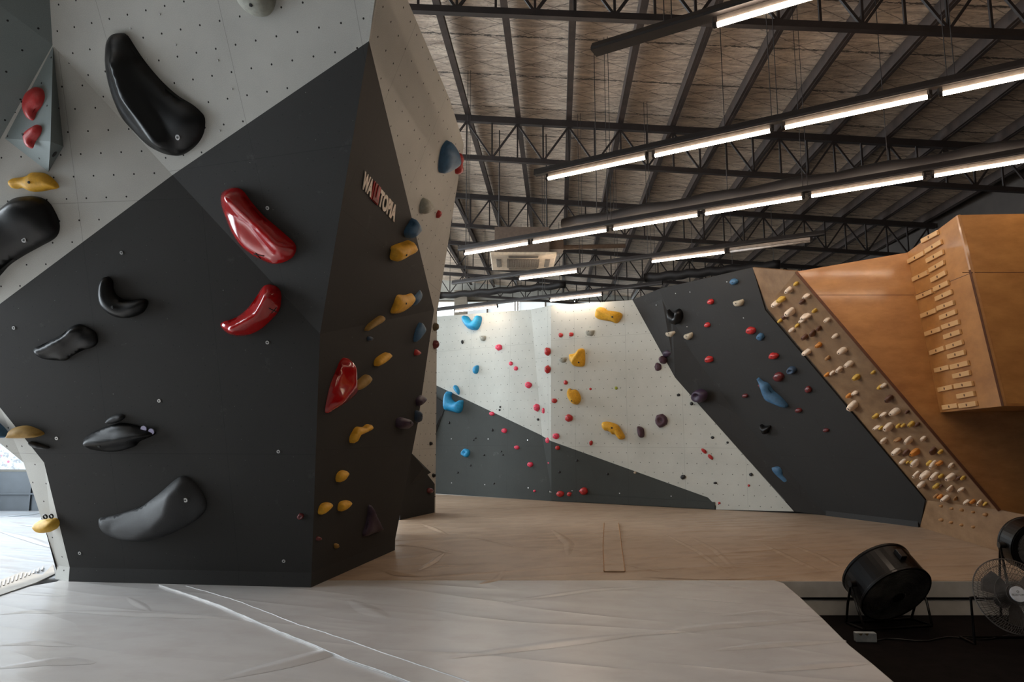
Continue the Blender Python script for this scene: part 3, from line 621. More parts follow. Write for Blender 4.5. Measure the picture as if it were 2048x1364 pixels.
def shape_hold(name, outl, pl, thick, mat, label, cat='climbing hold', group=None, ridge=None, rh=.35, rw=.3, n=64, bolt=None, boltm='nut', lump=.05, power=2.2, res=13, boltr=.02, marks=None):
    P2 = [pl.uv(pl.hit(*q)) for q in outl]; P2 = smooth_outline(P2, n)
    area = sum(P2[i].x*P2[(i+1) % n].y-P2[(i+1) % n].x*P2[i].y for i in range(n))
    if area < 0: P2.reverse()
    xs = [p.x for p in P2]; ys = [p.y for p in P2]
    def dist(p): return min(seg_d(p, P2[i], P2[(i+1) % n]) for i in range(n))
    def inside(p):
        c = False; j = n-1
        for i in range(n):
            a, b = P2[i], P2[j]
            if (a.y > p.y) != (b.y > p.y) and p.x < (b.x-a.x)*(p.y-a.y)/(b.y-a.y)+a.x: c = not c
            j = i
        return c
    st = min(max(xs)-min(xs), max(ys)-min(ys))/res; inner = []; j = 0
    y = min(ys)+st/2
    while y < max(ys):
        x = min(xs)+st*(.25+.5*(j % 2)); 
        while x < max(xs):
            p = Vector((x, y))
            if inside(p):
                d = dist(p)
                if d > st*.45: inner.append((p, d))
            x += st
        y += st*.87; j += 1
    if not inner: inner = [(sum(P2, Vector((0, 0)))/n, st)]
    R = max(d for _, d in inner); RD = [pl.uv(pl.hit(*q)) for q in ridge] if ridge else None
    sd = random.random()*50
    def hgt(p, d):
        t = min(1, d/R); h = (1-(1-t)**power)**(1/power)
        if RD:
            rd = min(seg_d(p, a, b) for a, b in zip(RD, RD[1:])); h = h*(1-rh) + rh*max(0, 1-rd/(R*2*rw))*min(1, t*3)
        h += lump*(math.sin(p.x*31/ (R*14)+sd)*math.cos(p.y*27/(R*14)+sd*1.7))*t
        return h*thick
    rim = [p + (P2[(i+1) % n]-P2[i-1]).orthogonal().normalized()*(st*.22) for i, p in enumerate(P2)]
    c2 = sum(P2, Vector((0, 0)))/n
    rim = []
    for i, p in enumerate(P2):
        t = (P2[(i+1) % n]-P2[i-1]).normalized(); rim.append(p+Vector((-t.y, t.x))*st*.16)
    co = rim+[p for p, _ in inner]; edges = [(i, (i+1) % n) for i in range(n)]
    r = delaunay_2d_cdt([Vector(c) for c in co], edges, [], 0, 1e-6)
    bm = bmesh.new(); org = {}
    base = pl.pt(c2.x, c2.y)
    vs = []
    for i, q in enumerate(r[0]):
        d = dist(q); isrim = any(k < n for k in r[3][i])
        h = hgt(q, st*.28 if isrim else d); vs.append(bm.verts.new(pl.pt(q.x, q.y, h)))
    for f in r[2]:
        cc = sum((r[0][k] for k in f), Vector((0, 0)))/len(f)
        if inside(cc):
            try: bm.faces.new([vs[k] for k in f])
            except ValueError: pass
    # skirt to the wall
    rv = [None]*n
    for i in range(len(r[0])):
        for k in r[3][i]:
            if k < n: rv[k] = vs[i]
    bv = [bm.verts.new(pl.pt(p.x, p.y, 0)) for p in P2]
    for i in range(n):
        a, b = rv[i], rv[(i+1) % n]
        if a and b and a != b:
            try: bm.faces.new((bv[i], bv[(i+1) % n], b, a))
            except ValueError: pass
    for v in [v for v in bm.verts if not v.link_faces]: bm.verts.remove(v)
    bmesh.ops.recalc_face_normals(bm, faces=bm.faces)
    if sum((f.normal.dot(pl.n)*f.calc_area() for f in bm.faces)) < 0: bmesh.ops.reverse_faces(bm, faces=bm.faces)
    o = put(name, bm, mat, origin=base, smooth=True); tag(o, label, cat, group)
    for s0, s1 in (marks or []):
        ps = []
        for t in (0, .33, .66, 1):
            u = pl.uv(pl.hit(s0[0]+(s1[0]-s0[0])*t, s0[1]+(s1[1]-s0[1])*t)); ps.append(pl.pt(u.x, u.y, hgt(u, dist(u))+.004))
        bm = bmesh.new(); tube(bm, ps, .004, 5); put('pen_mark', bm, 'h_hole', o, origin=base)
    if bolt:
        for q in (bolt if isinstance(bolt, list) else [bolt]):
            u = pl.uv(pl.hit(*q)); h = hgt(u, dist(u)); c = pl.pt(u.x, u.y, h)
            bm = bmesh.new(); rod(bm, c-pl.n*.02, c+pl.n*.006, boltr, 12); rod(bm, c+pl.n*.0061, c+pl.n*.0072, boltr*.5, 6)
            bb = put('bolt', bm, boltm, o, origin=c)
            bm = bmesh.new(); rod(bm, c+pl.n*.0072, c+pl.n*.0085, boltr*.45, 6); put('bolt_socket', bm, 'h_hole', bb, origin=c)
    return o
def cr(ox, oy, s, pts): return [(ox+x/s, oy+y/s) for x, y in pts]
def blob(pl, x, y, w, h, mat, label, cat='climbing hold', group=None, ang=0., thick=None, half=False, hole=False, name='climbing_hold', face=0.):
    """small bolt-on hold: irregular faceted dome about w x h pixels across"""
    c = pl.uv(pl.hit(x, y)); e1 = pl.uv(pl.hit(x+1, y))-c; e2 = pl.uv(pl.hit(x, y-1))-c
    bm = bmesh.new(); n = 14; ca, sa = math.cos(ang), math.sin(ang); rr = random.Random(int(x*31+y*17))
    per = [1+rr.uniform(-.1, .1) for _ in range(n)]
    out = []
    for i in range(n):
        a = 2*PI*i/n; u, v = math.cos(a)*per[i], math.sin(a)*per[i]
        if half: v = min(v, .42)
        u *= w/2; v *= h/2*(1.25 if half else 1); out.append((u*ca-v*sa, u*sa+v*ca))
    size = ((e1*w).length+(e2*h).length)/2; T_ = thick if thick else size*.42
    off = rr.uniform(-.2, .2), rr.uniform(-.05, .3)
    prof = [(1, 0), (.96, .35), (.78, .75), (.45, .98), (.0, 1.0)] if not hole else [(1, 0), (.97, .4), (.8, .85), (.55, .98), (.32, .7), (.0, .45)]
    rings = []
    for k, (s, hh) in enumerate(prof[:-1]):
        ring = []
        for u, v in out:
            q = c+e1*(u*s+off[0]*w/2*(1-s))+e2*(v*s+off[1]*h/2*(1-s)); ring.append(bm.verts.new(pl.pt(q.x, q.y, T_*hh*(1+rr.uniform(-.06, .06)))))
        rings.append(ring)
    for A, B in zip(rings, rings[1:]):
        for i in range(n): bm.faces.new((A[i], A[(i+1) % n], B[(i+1) % n], B[i]))
    q = c+e1*(off[0]*w/2)+e2*(off[1]*h/2); top = bm.verts.new(pl.pt(q.x, q.y, T_*prof[-1][1]))
    for i in range(n): bm.faces.new((rings[-1][i], rings[-1][(i+1) % n], top))
    bmesh.ops.recalc_face_normals(bm, faces=bm.faces)
    if sum((f.normal.dot(pl.n)*f.calc_area() for f in bm.faces)) < 0: bmesh.ops.reverse_faces(bm, faces=bm.faces)
    o = put(name, bm, mat, origin=pl.pt(c.x, c.y), smooth=True); tag(o, label, cat, group)
    if w > 9 or h > 9:
        u = q; cc = pl.pt(u.x, u.y, T_*(1.0 if not hole else .5)); bm = bmesh.new(); rod(bm, cc-pl.n*.01, cc+pl.n*.003, size*.06, 8); put('bolt', bm, 'h_hole', o, origin=cc)
    return o
H = shape_hold
# --- on the near boulder
H('climbing_hold', cr(0, 0, 3.031, [(740, 200), (775, 215), (805, 260), (850, 330), (910, 410), (990, 500), (1080, 580), (1170, 635), (1220, 680), (1243, 715), (1240, 790), (1215, 850), (1170, 900), (1110, 938), (1060, 945), (990, 925), (910, 880), (830, 800), (760, 720), (710, 620), (675, 510), (655, 400), (655, 310), (665, 250), (695, 210)]), PB, .2, 'h_black',
  'giant glossy black horn-shaped hold on the upper white facet', ridge=[(255, 130), (275, 190), (315, 250), (340, 290)], rh=.4, rw=.22, n=90, res=20, bolt=(372, 274), boltr=.024)
H('climbing_hold', cr(0, 400, 3.031, [(-110, 160), (0, 75), (60, 25), (110, -12), (180, -25), (250, -15), (300, 15), (335, 70), (360, 130), (360, 190), (330, 235), (250, 280), (150, 335), (60, 395), (0, 460), (-110, 560)]), PA, .2, 'h_black',
  'giant glossy black hold cut off by the left edge, below the yellow hold', ridge=[(-30, 470), (20, 425), (70, 405)], rh=.3, rw=.5, n=80, res=18, bolt=(67, 480), boltr=.024)
H('climbing_hold', cr(0, 400, 3.031, [(655, 463), (685, 490), (690, 540), (710, 575), (760, 605), (820, 605), (870, 597), (898, 612), (895, 640), (870, 680), (820, 705), (770, 716), (710, 705), (660, 675), (625, 635), (612, 580), (615, 520), (630, 480)]), PA, .1, 'h_black', 'black crescent-shaped hold on the charcoal front facet', bolt=(239, 612), boltm='h_hole', boltr=.014)
H('climbing_hold', cr(0, 400, 3.031, [(485, 752), (530, 770), (580, 800), (593, 840), (590, 870), (560, 895), (500, 912), (440, 945), (400, 972), (340, 970), (270, 962), (225, 935), (212, 910), (225, 890), (270, 875), (340, 835), (400, 805), (440, 765)]), PA, .11, 'h_black', 'shiny black lumpy hold left of and below the black crescent', ridge=[(85, 700), (130, 680), (160, 655)], rh=.4)
H('climbing_hold', cr(0, 800, 3.031, [(700, 145), (760, 140), (850, 160), (940, 190), (930, 215), (850, 250), (820, 280), (740, 305), (660, 310), (590, 300), (545, 290), (515, 250), (540, 210), (600, 180)]), PA, .14, 'h_black', 'black fin-shaped hold with two lavender washers at its right tip', ridge=[(185, 880), (240, 875), (300, 865)], rh=.4, bolt=(214, 885), boltm='h_hole', boltr=.014)
for q in ((292, 855.5), (307, 861)): pass
H('climbing_hold', cr(0, 800, 3.031, [(650, 125), (680, 98), (730, 85), (758, 95), (745, 120), (700, 138), (660, 140)]), PA, .06, 'h_blackmatt', 'small dull black hold directly above the black fin', n=32)
H('climbing_hold', cr(0, 800, 3.031, [(1110, 458), (1160, 480), (1210, 530), (1245, 590), (1255, 640), (1230, 690), (1170, 740), (1080, 790), (980, 830), (890, 850), (790, 848), (700, 830), (640, 800), (610, 760), (608, 715), (630, 710), (740, 685), (860, 640), (960, 570), (1040, 500), (1080, 470)]), PA, .16, 'h_blackmatt', 'large matt black tooth-shaped hold low on the charcoal front',
  ridge=[(352, 985), (345, 1020), (318, 1050), (265, 1075)], rh=.45, rw=.5, n=90, res=20, bolt=(383, 992), boltr=.022)
H('climbing_hold', cr(400, 350, 3.031, [(210, 75), (260, 95), (310, 160), (380, 240), (460, 310), (540, 380), (578, 420), (582, 460), (560, 500), (510, 530), (450, 537), (390, 515), (330, 485), (260, 430), (210, 360), (170, 270), (140, 180), (138, 120), (160, 90)]), PB, .16, 'h_red', 'large glossy red hold, upper one on the charcoal facet', ridge=[(470, 390), (520, 425), (570, 480)], rh=.5, rw=.4, n=80, res=18, marks=[((514, 506), (537, 509)), ((520, 503), (526, 516))])
H('climbing_hold', cr(400, 350, 3.031, [(425, 662), (470, 680), (490, 710), (492, 760), (480, 820), (430, 880), (370, 935), (300, 968), (215, 972), (160, 945), (132, 905), (150, 885), (210, 870), (280, 820), (340, 755), (370, 700), (395, 668)]), PA, .15, 'h_red', 'glossy red curved hold below the larger red one', ridge=[(475, 655), (525, 630), (548, 590)], rh=.45, rw=.4, n=80, res=16, marks=[((548, 614), (557, 624)), ((558, 614), (549, 625))])
H('climbing_hold', cr(400, 350, 3.031, [(875, 1105), (900, 1120), (925, 1180), (940, 1250), (935, 1320), (890, 1364), (840, 1395), (770, 1440), (757, 1430), (770, 1350), (790, 1270), (830, 1170), (850, 1125)]), PC, .14, 'h_red', 'pointed glossy red hold on the crease beside an ochre hold', ridge=[(690, 725), (690, 770), (665, 800)], rh=.4, n=60)
def Q(crp, pts, pl, t, mat, label, **k): return H('climbing_hold', cr(*crp, pts), pl, t, mat, label, n=40, res=10, **k)
c4_, c6_, c2_, c1_, c5_ = (400, 350, 3.031), (500, 750, 3.031), (400, 0, 3.031), (0, 0, 3.031), (0, 800, 3.031)
Q(c4_, [(1003, 1208), (1018, 1230), (1000, 1265), (960, 1298), (920, 1300), (940, 1260), (975, 1225)], PC, .08, 'h_ochre', 'ochre hold half hidden behind the pointed red hold')
def PX(pl, t): return pl
Q(c4_, [(1160, 432), (1230, 405), (1265, 395), (1282, 420), (1270, 460), (1220, 490), (1170, 517), (1150, 500), (1157, 460)], PCT, .12, 'h_yellow', 'yellow hold high on the brown side below the lettering', bolt=(793, 503), boltm='h_hole', boltr=.012)
Q(c4_, [(1160, 715), (1210, 715), (1250, 705), (1270, 730), (1265, 770), (1235, 810), (1190, 835), (1150, 838), (1142, 820), (1150, 770)], PC, .12, 'h_yellow', 'yellow hold overlapping a steel-blue hold on the brown side', bolt=(793, 605), boltm='h_hole', boltr=.012)
Q(c4_, [(1100, 862), (1080, 850), (1040, 880), (1003, 920), (998, 945), (1040, 920), (1090, 890)], PC, .07, 'h_ochre', 'slim ochre hold below left of the two yellow ones')
Q(c4_, [(1120, 1075), (1138, 1085), (1130, 1110), (1090, 1145), (1058, 1158), (1053, 1135), (1070, 1105)], PC, .08, 'h_yellow', 'small yellow hold at mid height of the brown side')
Q(c4_, [(1285, 260), (1303, 290), (1300, 325), (1270, 365), (1245, 378), (1235, 350), (1245, 320), (1265, 290)], PCT, .12, 'h_steelblue', 'steel-blue hold straddling the white edge under the lettering')
Q(c4_, [(1300, 678), (1318, 710), (1310, 760), (1285, 790), (1262, 785), (1262, 740), (1285, 700)], PC, .10, 'h_steelblue', 'steel-blue hold tucked behind a yellow hold')
Q(c4_, [(1330, 893), (1350, 930), (1335, 970), (1300, 1010), (1293, 995), (1305, 940)], PC, .08, 'h_steelblue', 'pointed steel-blue hold above a tiny red one')
Q(c4_, [(1310, 1058), (1328, 1075), (1315, 1092), (1298, 1090), (1300, 1065)], PC, .05, 'h_redm', 'tiny red hold near the right edge of the brown side')
blob(PC, 738, 677, 9, 10, 'h_navy', 'tiny navy hold below the slim ochre one')
Q(c6_, [(720, 300), (715, 330), (680, 350), (640, 370), (625, 400), (605, 412), (602, 380), (615, 350), (640, 315), (680, 315), (700, 300)], PC, .08, 'h_yellow', 'wiggly yellow hold right of and below the pointed red hold')
Q(c6_, [(575, 580), (578, 600), (550, 640), (525, 648), (518, 625), (528, 595), (550, 578)], PC, .07, 'h_yellow', 'yellow hold forming the top of the low triangle of three')
Q(c6_, [(475, 772), (480, 790), (450, 825), (420, 845), (411, 830), (420, 795), (440, 775)], PC, .07, 'h_yellow', 'yellow hold at the lower left of the low triangle of three')
Q(c6_, [(590, 760), (598, 775), (570, 810), (540, 825), (530, 810), (538, 775), (560, 762)], PC, .07, 'h_yellow', 'yellow hold at the lower right of the low triangle of three')
blob(PC, 671, 1091.5, 8, 11, 'h_ochre', 'tiny ochre foothold near the base of the boulder')
blob(PA, 601.5, 1032.5, 13, 13, 'h_maroon', 'round maroon hold with a dark centre, low beside the crease', hole=True)
blob(PC, 636, 1077, 9, 9, 'h_maroon', 'tiny maroon foothold just above the boulder base')
blob(PC, 803, 846, 24, 24, 'h_darkpurple', 'dark purple hold on the shaded side near the right edge')
Q(c6_, [(720, 785), (750, 850), (780, 910), (787, 940), (740, 960), (680, 975), (700, 900), (710, 840)], PC, .1, 'h_darkpurple', 'dark purple triangular hold low on the shaded side', ridge=[(738, 1015), (755, 1058)])
Q(c6_, [(1030, 122), (1052, 138), (1040, 165), (1012, 187), (1005, 150)], PC, .08, 'h_darkpurple', 'dark purple hold sticking out past the boulder edge')
blob(PC, 833, 833, 9, 26, 'h_navy', 'navy hold peeking out at the boulder edge under the purple one')
Q(c2_, [(1497, 850), (1520, 870), (1545, 910), (1552, 960), (1545, 1000), (1510, 1030), (1460, 1048), (1445, 1030), (1447, 970), (1460, 900), (1480, 865)], PD, .12, 'h_steelblue', 'large blue hold at the right end of the upper white facet')
Q(c2_, [(1568, 925), (1578, 950), (1571, 985), (1577, 1010), (1562, 1050), (1547, 1050), (1548, 1015), (1557, 990), (1553, 960)], PD, .07, 'h_redm', 'slim red hold touching the large blue one')
Q(c2_, [(1350, 1200), (1375, 1210), (1397, 1240), (1390, 1270), (1350, 1293), (1332, 1280), (1332, 1240)], PD, .09, 'h_grey', 'grey hold on the narrow white facet above the steel-blue hold')
blob(PD, 875.5, 428, 6, 16, 'h_redm', 'tiny red sliver hold right of the grey one', ang=-.3)
H('climbing_hold', cr(400, 0, 3.031, [(235, -60), (350, -90), (460, -60), (462, 0), (450, 50), (420, 90), (380, 103), (330, 95), (280, 60), (245, 10)]), PB, .12, 'h_grey', 'grey-beige hold cut off by the top edge', n=50, bolt=(519, 14), boltm='h_hole', boltr=.014)
Q(c1_, [(205, 1047), (270, 1050), (320, 1080), (355, 1120), (355, 1140), (310, 1150), (260, 1160), (200, 1162), (150, 1140), (95, 1145), (70, 1120), (70, 1095), (100, 1080), (170, 1070)], PA, .09, 'h_yellow', 'yellow hold under the grey wedge volume at the left', bolt=(74, 366), boltm='h_hole', boltr=.012)
Q(c5_, [(95, 165), (170, 155), (240, 180), (272, 205), (230, 220), (160, 225), (70, 222), (75, 195)], PA, .12, 'h_ochre', 'yellowish flat hold on the left rim of the boulder')
Q(c5_, [(-60, 120), (0, 140), (60, 213), (0, 222), (-60, 222)], PA, .12, 'h_steelblue', 'blue-grey hold cut off by the left edge')
Q(c5_, [(185, 250), (240, 262), (303, 285), (290, 295), (230, 288), (195, 272)], PA, .05, 'h_blackmatt', 'small dull black hold under the yellowish rim hold')
Q(c5_, [(232, 735), (260, 725), (340, 715), (362, 745), (345, 780), (300, 792), (260, 785), (232, 755)], PA, .13, 'h_gold', 'round yellow hold low on the white left strip')
def washer(pl, x, y, r, mat, parent, name='washer', hole=True):
    c = pl.hit(x, y); bm = bmesh.new(); rod(bm, c-pl.n*.001, c+pl.n*.006, r, 16)
    o = put(name, bm, mat, parent, origin=c)
    if hole: bm = bmesh.new(); rod(bm, c+pl.n*.006, c+pl.n*.008, r*.42, 10); put('washer_hole', bm, 'h_hole', o, origin=c)
FIN = [o for o in bpy.data.objects if o.get('label', '').startswith('black fin')][0]
for x_, y_ in ((292, 855.5), (307, 861)):
    c = PA.hit(x_, y_)+PA.n*.03; bm = bmesh.new(); rod(bm, c, c+PA.n*.01, .03, 16); put('washer', bm, 'h_lav', FIN, origin=c)
GB = [o for o in bpy.data.objects if o.get('label', '').startswith('round yellow hold low')][0]
for x_, y_ in ((95, 1031), (107, 1030)):
    c = PA.hit(x_, y_)+PA.n*.03; bm = bmesh.new(); tube(bm, [c+PA.e1*.02*math.cos(k*PI/6)+PA.e2*.02*math.sin(k*PI/6) for k in range(12)], .008, 6, True); put('bolt_ring', bm, 'blackrough', GB, origin=c)
for x_, y_ in ((243.5, 505.5), (28, 655.7), (318.4, 801.5), (113.5, 876.5), (159.7, 1106), (535, 684.9), (557, 903), (567.6, 1122)): washer(PA, x_, y_, .017, 'nut', NB)
washer(PB, 535.3, 416, .017, 'nut', NB)
for x_, y_ in cr(0, 0, 3.031, [(960, 87), (783, 173), (1057, 272), (882, 358), (1314, 367), (1399, 540), (1324, 793)]): washer(PB, x_+3, y_, .008, 'nut', NB, 'bolt', False)
# grey wedge volume with two red holds
vb = P(PA, [(106, 93), (10, 277), (97, 344), (127, 293)]); ap = PA.hit(99, 285)+PA.n*.30; ap = CAM+(ap-CAM)
# put the apex on the sight line of its pixel, 0.28 m proud of the wall
d_ = ray(101, 283); t_ = ((PA.o+PA.n*.28)-CAM).dot(PA.n)/d_.dot(PA.n); ap = CAM+d_*t_
bm = bmesh.new(); uvl = bm.loops.layers.uv.new('UVMap'); vs = [bm.verts.new(p) for p in vb+[ap]]
for t in ((0, 1, 4), (1, 2, 4), (2, 3, 4), (3, 0, 4), (0, 3, 2, 1)):
    f = bm.faces.new([vs[i] for i in t])
    for l in f.loops: l[uvl].uv = PA.uv(l.vert.co)
bmesh.ops.recalc_face_normals(bm, faces=bm.faces)
o = put('wall_volume', bm, 'grey', origin=vb[0]); tag(o, 'grey wedge-shaped wall volume carrying two red holds at the upper left', 'wall volume')
PV1 = Plane(vb[0], vb[1], ap)
bm = bmesh.new(); hc = (vb[2]*.35+vb[3]*.35+ap*.3); pv3 = Plane(vb[2], vb[3], ap); rod(bm, hc-pv3.n*.01, hc+pv3.n*.003, .03, 14); put('hole_cap', bm, 'h_hole', o, origin=hc)
Q(c1_, [(235, 532), (262, 545), (272, 590), (255, 640), (225, 680), (205, 728), (180, 722), (158, 680), (157, 630), (175, 580), (200, 550)], PV1, .07, 'h_redm', 'red hold, upper of two on the grey wedge volume', bolt=(58, 209), boltm='h_hole', boltr=.010)
Q(c1_, [(243, 760), (255, 780), (245, 815), (215, 860), (200, 898), (175, 892), (163, 850), (170, 810), (205, 780)], PV1, .06, 'h_redm', 'red hold, lower of two on the grey wedge volume', bolt=(60, 274), boltm='h_hole', boltr=.010)
# lettering on the brown side
quad = [(728.5, 341), (721, 375), (787, 444), (793.5, 413)]
def on_quad(u, v, h):
    x = (quad[1][0]*(1-v)+quad[0][0]*v)*(1-u)+(quad[2][0]*(1-v)+quad[3][0]*v)*u
    y = (quad[1][1]*(1-v)+quad[0][1]*v)*(1-u)+(quad[2][1]*(1-v)+quad[3][1]*v)*u
    return PCT.hit(x, y)+PCT.n*h
def word(txt, u0, u1, mat, h):
    cu = bpy.data.curves.new('lettering', 'FONT'); cu.body = txt; cu.extrude = .02; cu.offset = .045; ob = bpy.data.objects.new('t', cu); C.objects.link(ob)
    dg = bpy.context.evaluated_depsgraph_get(); me = bpy.data.meshes.new_from_object(ob.evaluated_get(dg)); bpy.data.objects.remove(ob)
    bm = bmesh.new(); bm.from_mesh(me); xs = [v.co.x for v in bm.verts]; ys = [v.co.y for v in bm.verts]
    for v in bm.verts:
        u = u0+(u1-u0)*(v.co.x-min(xs))/(max(xs)-min(xs)); w = (v.co.y-min(ys))/(max(ys)-min(ys)); v.co = on_quad(u, w, h*(v.co.z > 0)+.003)
    return bm
LT = empty('wall_lettering', on_quad(.5, .5, .003), 'slanted cream and red sign lettering on the brown side of the boulder', 'lettering')
for txt, a_, b_, mt in (('WA', 0, .285, 'letter'), ('TOPIA', .50, 1.0, 'letter')): put('cream_letters', word(txt, a_, b_, mt, .008), mt, LT)
bm = bmesh.new(); f = [bm.verts.new(on_quad(u, v, .011)) for u, v in ((.285, -.03), (.50, -.03), (.49, 1.03), (.29, 1.03))]; bm.faces.new(f); r = bmesh.ops.extrude_face_region(bm, geom=list(bm.faces))
bmesh.ops.translate(bm, verts=[g for g in r['geom'] if isinstance(g, bmesh.types.BMVert)], vec=-PCT.n*.010); bmesh.ops.recalc_face_normals(bm, faces=bm.faces); put('red_plate', bm, 'letter_red', LT)
put('red_letters', word('LL', .32, .47, 'x', .016), 'letter_dark', LT)
# felt-pen crosses on the red holds
for ctrp, pl_, t in (((523, 512), PB, .1), ((552, 620), PA, .09)): pass
# --- holds on the boulder end behind
blob(PH, 861, 887, 5, 7, 'h_black', 'tiny black hold on the beige strip, upper of two', thick=.04); blob(PH, 867, 951, 6, 9, 'h_black', 'tiny black hold on the beige strip, lower of two', thick=.04)
blob(PH, 858.5, 981, 10, 12, 'h_maroon', 'dull red hold on the dark foot of the boulder end')
blob(PH, 868.5, 654, 6, 16, 'h_olive', 'olive hold at the edge of the beige strip near its top', thick=.1); blob(PH, 869, 689, 7, 17, 'h_maroon', 'maroon hold at the edge of the beige strip under the olive one', thick=.1)
# --- back wall, big ones
cA, cB, cC, cD, cE, cF = (860, 600, 6.2), (1100, 600, 6.2), (860, 800, 5.93), (1100, 800, 5.93), (1300, 540, 4.547), (1380, 800, 5.247)
Q(cA, [(440, 198), (475, 205), (510, 250), (535, 270), (565, 250), (590, 205), (620, 197), (643, 215), (640, 270), (620, 330), (590, 370), (540, 375), (495, 360), (450, 310), (422, 260), (422, 220)], K1, .2, 'h_blue', 'bright blue V-shaped hold at the top left of the white back wall')
H('climbing_hold', [(899.5, 783), (905, 785.5), (903, 793), (907, 801), (915, 805), (922, 801), (927, 801), (926.5, 810), (924, 822), (917, 826), (905, 823), (893, 820), (891, 808), (892, 795), (895, 786)], K1, .2, 'h_blue', 'bright blue saddle-shaped hold at the left on the dark slope', n=48, res=12)
Q(cA, [(320, 1055), (350, 1080), (370, 1130), (362, 1175), (345, 1160), (310, 1120), (298, 1080)], K1, .09, 'h_blue', 'small blue drop-shaped hold right above the blue saddle hold')
Q(cA, [(600, 810), (607, 850), (595, 900), (568, 917), (545, 900), (540, 860), (560, 825)], K1, .1, 'h_blue', 'blue leaf-shaped hold alone in the middle of the left white panel')
blob(K1, 932.5, 906, 16, 17, 'h_blue', 'blue ring-shaped hold low on the dark panel', hole=True)
Q(cB, [(640, 90), (690, 105), (720, 130), (800, 140), (870, 155), (900, 185), (880, 240), (830, 290), (770, 270), (690, 255), (610, 240), (570, 210), (575, 150), (600, 105)], K3, .25, 'h_yellow', 'big yellow block-like hold, topmost on the white back wall', ridge=[(1200, 622), (1240, 640)], bolt=(1232, 637), boltm='h_hole')
Q(cB, [(400, 600), (430, 620), (437, 700), (435, 780), (420, 820), (370, 828), (310, 820), (280, 790), (250, 740), (247, 680), (290, 670), (330, 655), (360, 615)], K3, .22, 'h_yellow', 'big yellow hold, second from the top, beside a grey half-moon', ridge=[(1165, 700), (1148, 730)], bolt=(1162, 726), boltm='h_hole')
Q(cB, [(245, 1095), (275, 1115), (320, 1110), (360, 1150), (385, 1215), (370, 1270), (330, 1298), (280, 1280), (235, 1220), (218, 1160)], K3, .22, 'h_yellow', 'big yellow hold, third from the top, with a notched upper end', ridge=[(1142, 785), (1155, 805)], bolt=(1150, 802), boltm='h_hole')
Q(cD, [(650, 258), (700, 258), (760, 275), (810, 300), (850, 360), (888, 425), (880, 460), (840, 470), (810, 440), (780, 400), (755, 415), (740, 395), (710, 370), (670, 365), (635, 330), (628, 285)], K3, .2, 'h_yellow', 'big yellow sausage-shaped hold, lowest on the white back wall', bolt=(1230, 856), boltm='h_hole')
Q(cD, [(1040, 320), (1075, 315), (1110, 340), (1120, 400), (1110, 440), (1075, 445), (1050, 410)], K3, .14, 'h_purple', 'purple-brown drop-shaped hold right of the yellow sausage hold')
blob(K3, 1322.5, 841, 25, 28, 'h_purple', 'round dark purple disc hold on the lower white wall', hole=True)
blob(K3, 1316, 734, 14, 17, 'h_purple', 'lowest of the three dark purple balls crossing the wall edge'); blob(K3, 1327, 720, 16, 16, 'h_purple', 'middle one of the three dark purple balls crossing the wall edge', thick=.15)
blob(PG1, 1337, 706, 18, 15, 'h_darkpurple', 'topmost of the three dark purple balls, on the dark strip')
blob(PG1, 1401, 791, 27, 27, 'h_darkpurple', 'dark purple ring hold on the narrow dark strip', hole=True)
for x_, y_, w_, h_, l_ in ((966.5, 675, 12, 12, 'small grey hold right below the blue V hold'), (1126.5, 718, 15, 12, 'grey half-moon hold left of the second big yellow hold'), (1180.5, 664, 17, 13, 'grey half-moon hold below the topmost yellow hold')):
    blob(K1 if x_ < 1100 else K3, x_, y_, w_, h_, 'h_grey', l_, half=True)
def series(lst, mat, word_, where, plf, key=0, group=None, dirn='left', **k):
    for i, q in enumerate(sorted(lst, key=lambda q: q[key])):
        x_, y_, w_ = q[:3]; h_ = q[3] if len(q) > 3 else w_; a_ = q[4] if len(q) > 4 else 0
        blob(plf(x_, y_) if callable(plf) else plf, x_, y_, w_, h_, mat, '%s %s, %s from the %s' % (word_, where, ORD[i], dirn), group=group, ang=a_, **k)
kk = lambda x_, y_: K1 if x_ < 1100 else K3
series([(998, 695, 13, 12), (1022, 727, 8), (1032, 737, 8, 9), (1057, 770, 13), (984, 827.5, 10, 8), (1009, 861.5, 10), (1034, 895, 10, 8), (1061, 929, 11), (1097, 880.5, 11, 14), (1112, 872.5, 13, 12), (1074, 815, 12, 16), (1088.5, 821.5, 8, 13), (1069, 982, 5), (1098, 926, 5)],
       'h_pink', 'pink hold', 'on the back wall', kk, group='pink holds on the back wall')
series([(1095, 703, 12, 17), (1095.5, 739, 11, 17), (1121.5, 670.5, 9), (1142.5, 669, 9), (1131.5, 765, 8, 9), (1109, 801.5, 11, 10), (1181, 778, 5), (1138, 836, 15), (1182, 886, 7, 10), (1121, 988, 15, 12), (1139, 988.5, 10, 9), (1167.5, 982, 17, 15), (1115, 895.5, 9), (1408, 902, 14, 7, -.8), (1421, 914, 14, 7, -.8), (1497.6, 971, 5), (1438.5, 1006, 5)],
       'h_redm', 'red hold', 'on the white and dark back wall', lambda x_, y_: K3, group='red holds on the back wall')
series([(1356.7, 790, 7, 6), (1383, 807.5, 7, 7), (1366, 954, 11, 10), (1425, 875, 7, 6), (1455, 885, 5), (1502, 949, 8, 7), (1430.5, 966, 8, 5), (925, 684, 5, 8), (1086.6, 798.7, 4), (1000.5, 814, 4), (999.3, 820, 4.2), (1076, 839, 5), (1122.6, 780, 4, 3)],
       'h_blackmatt', 'tiny black foothold', 'on the white back wall', kk, group='black footholds on the white wall')
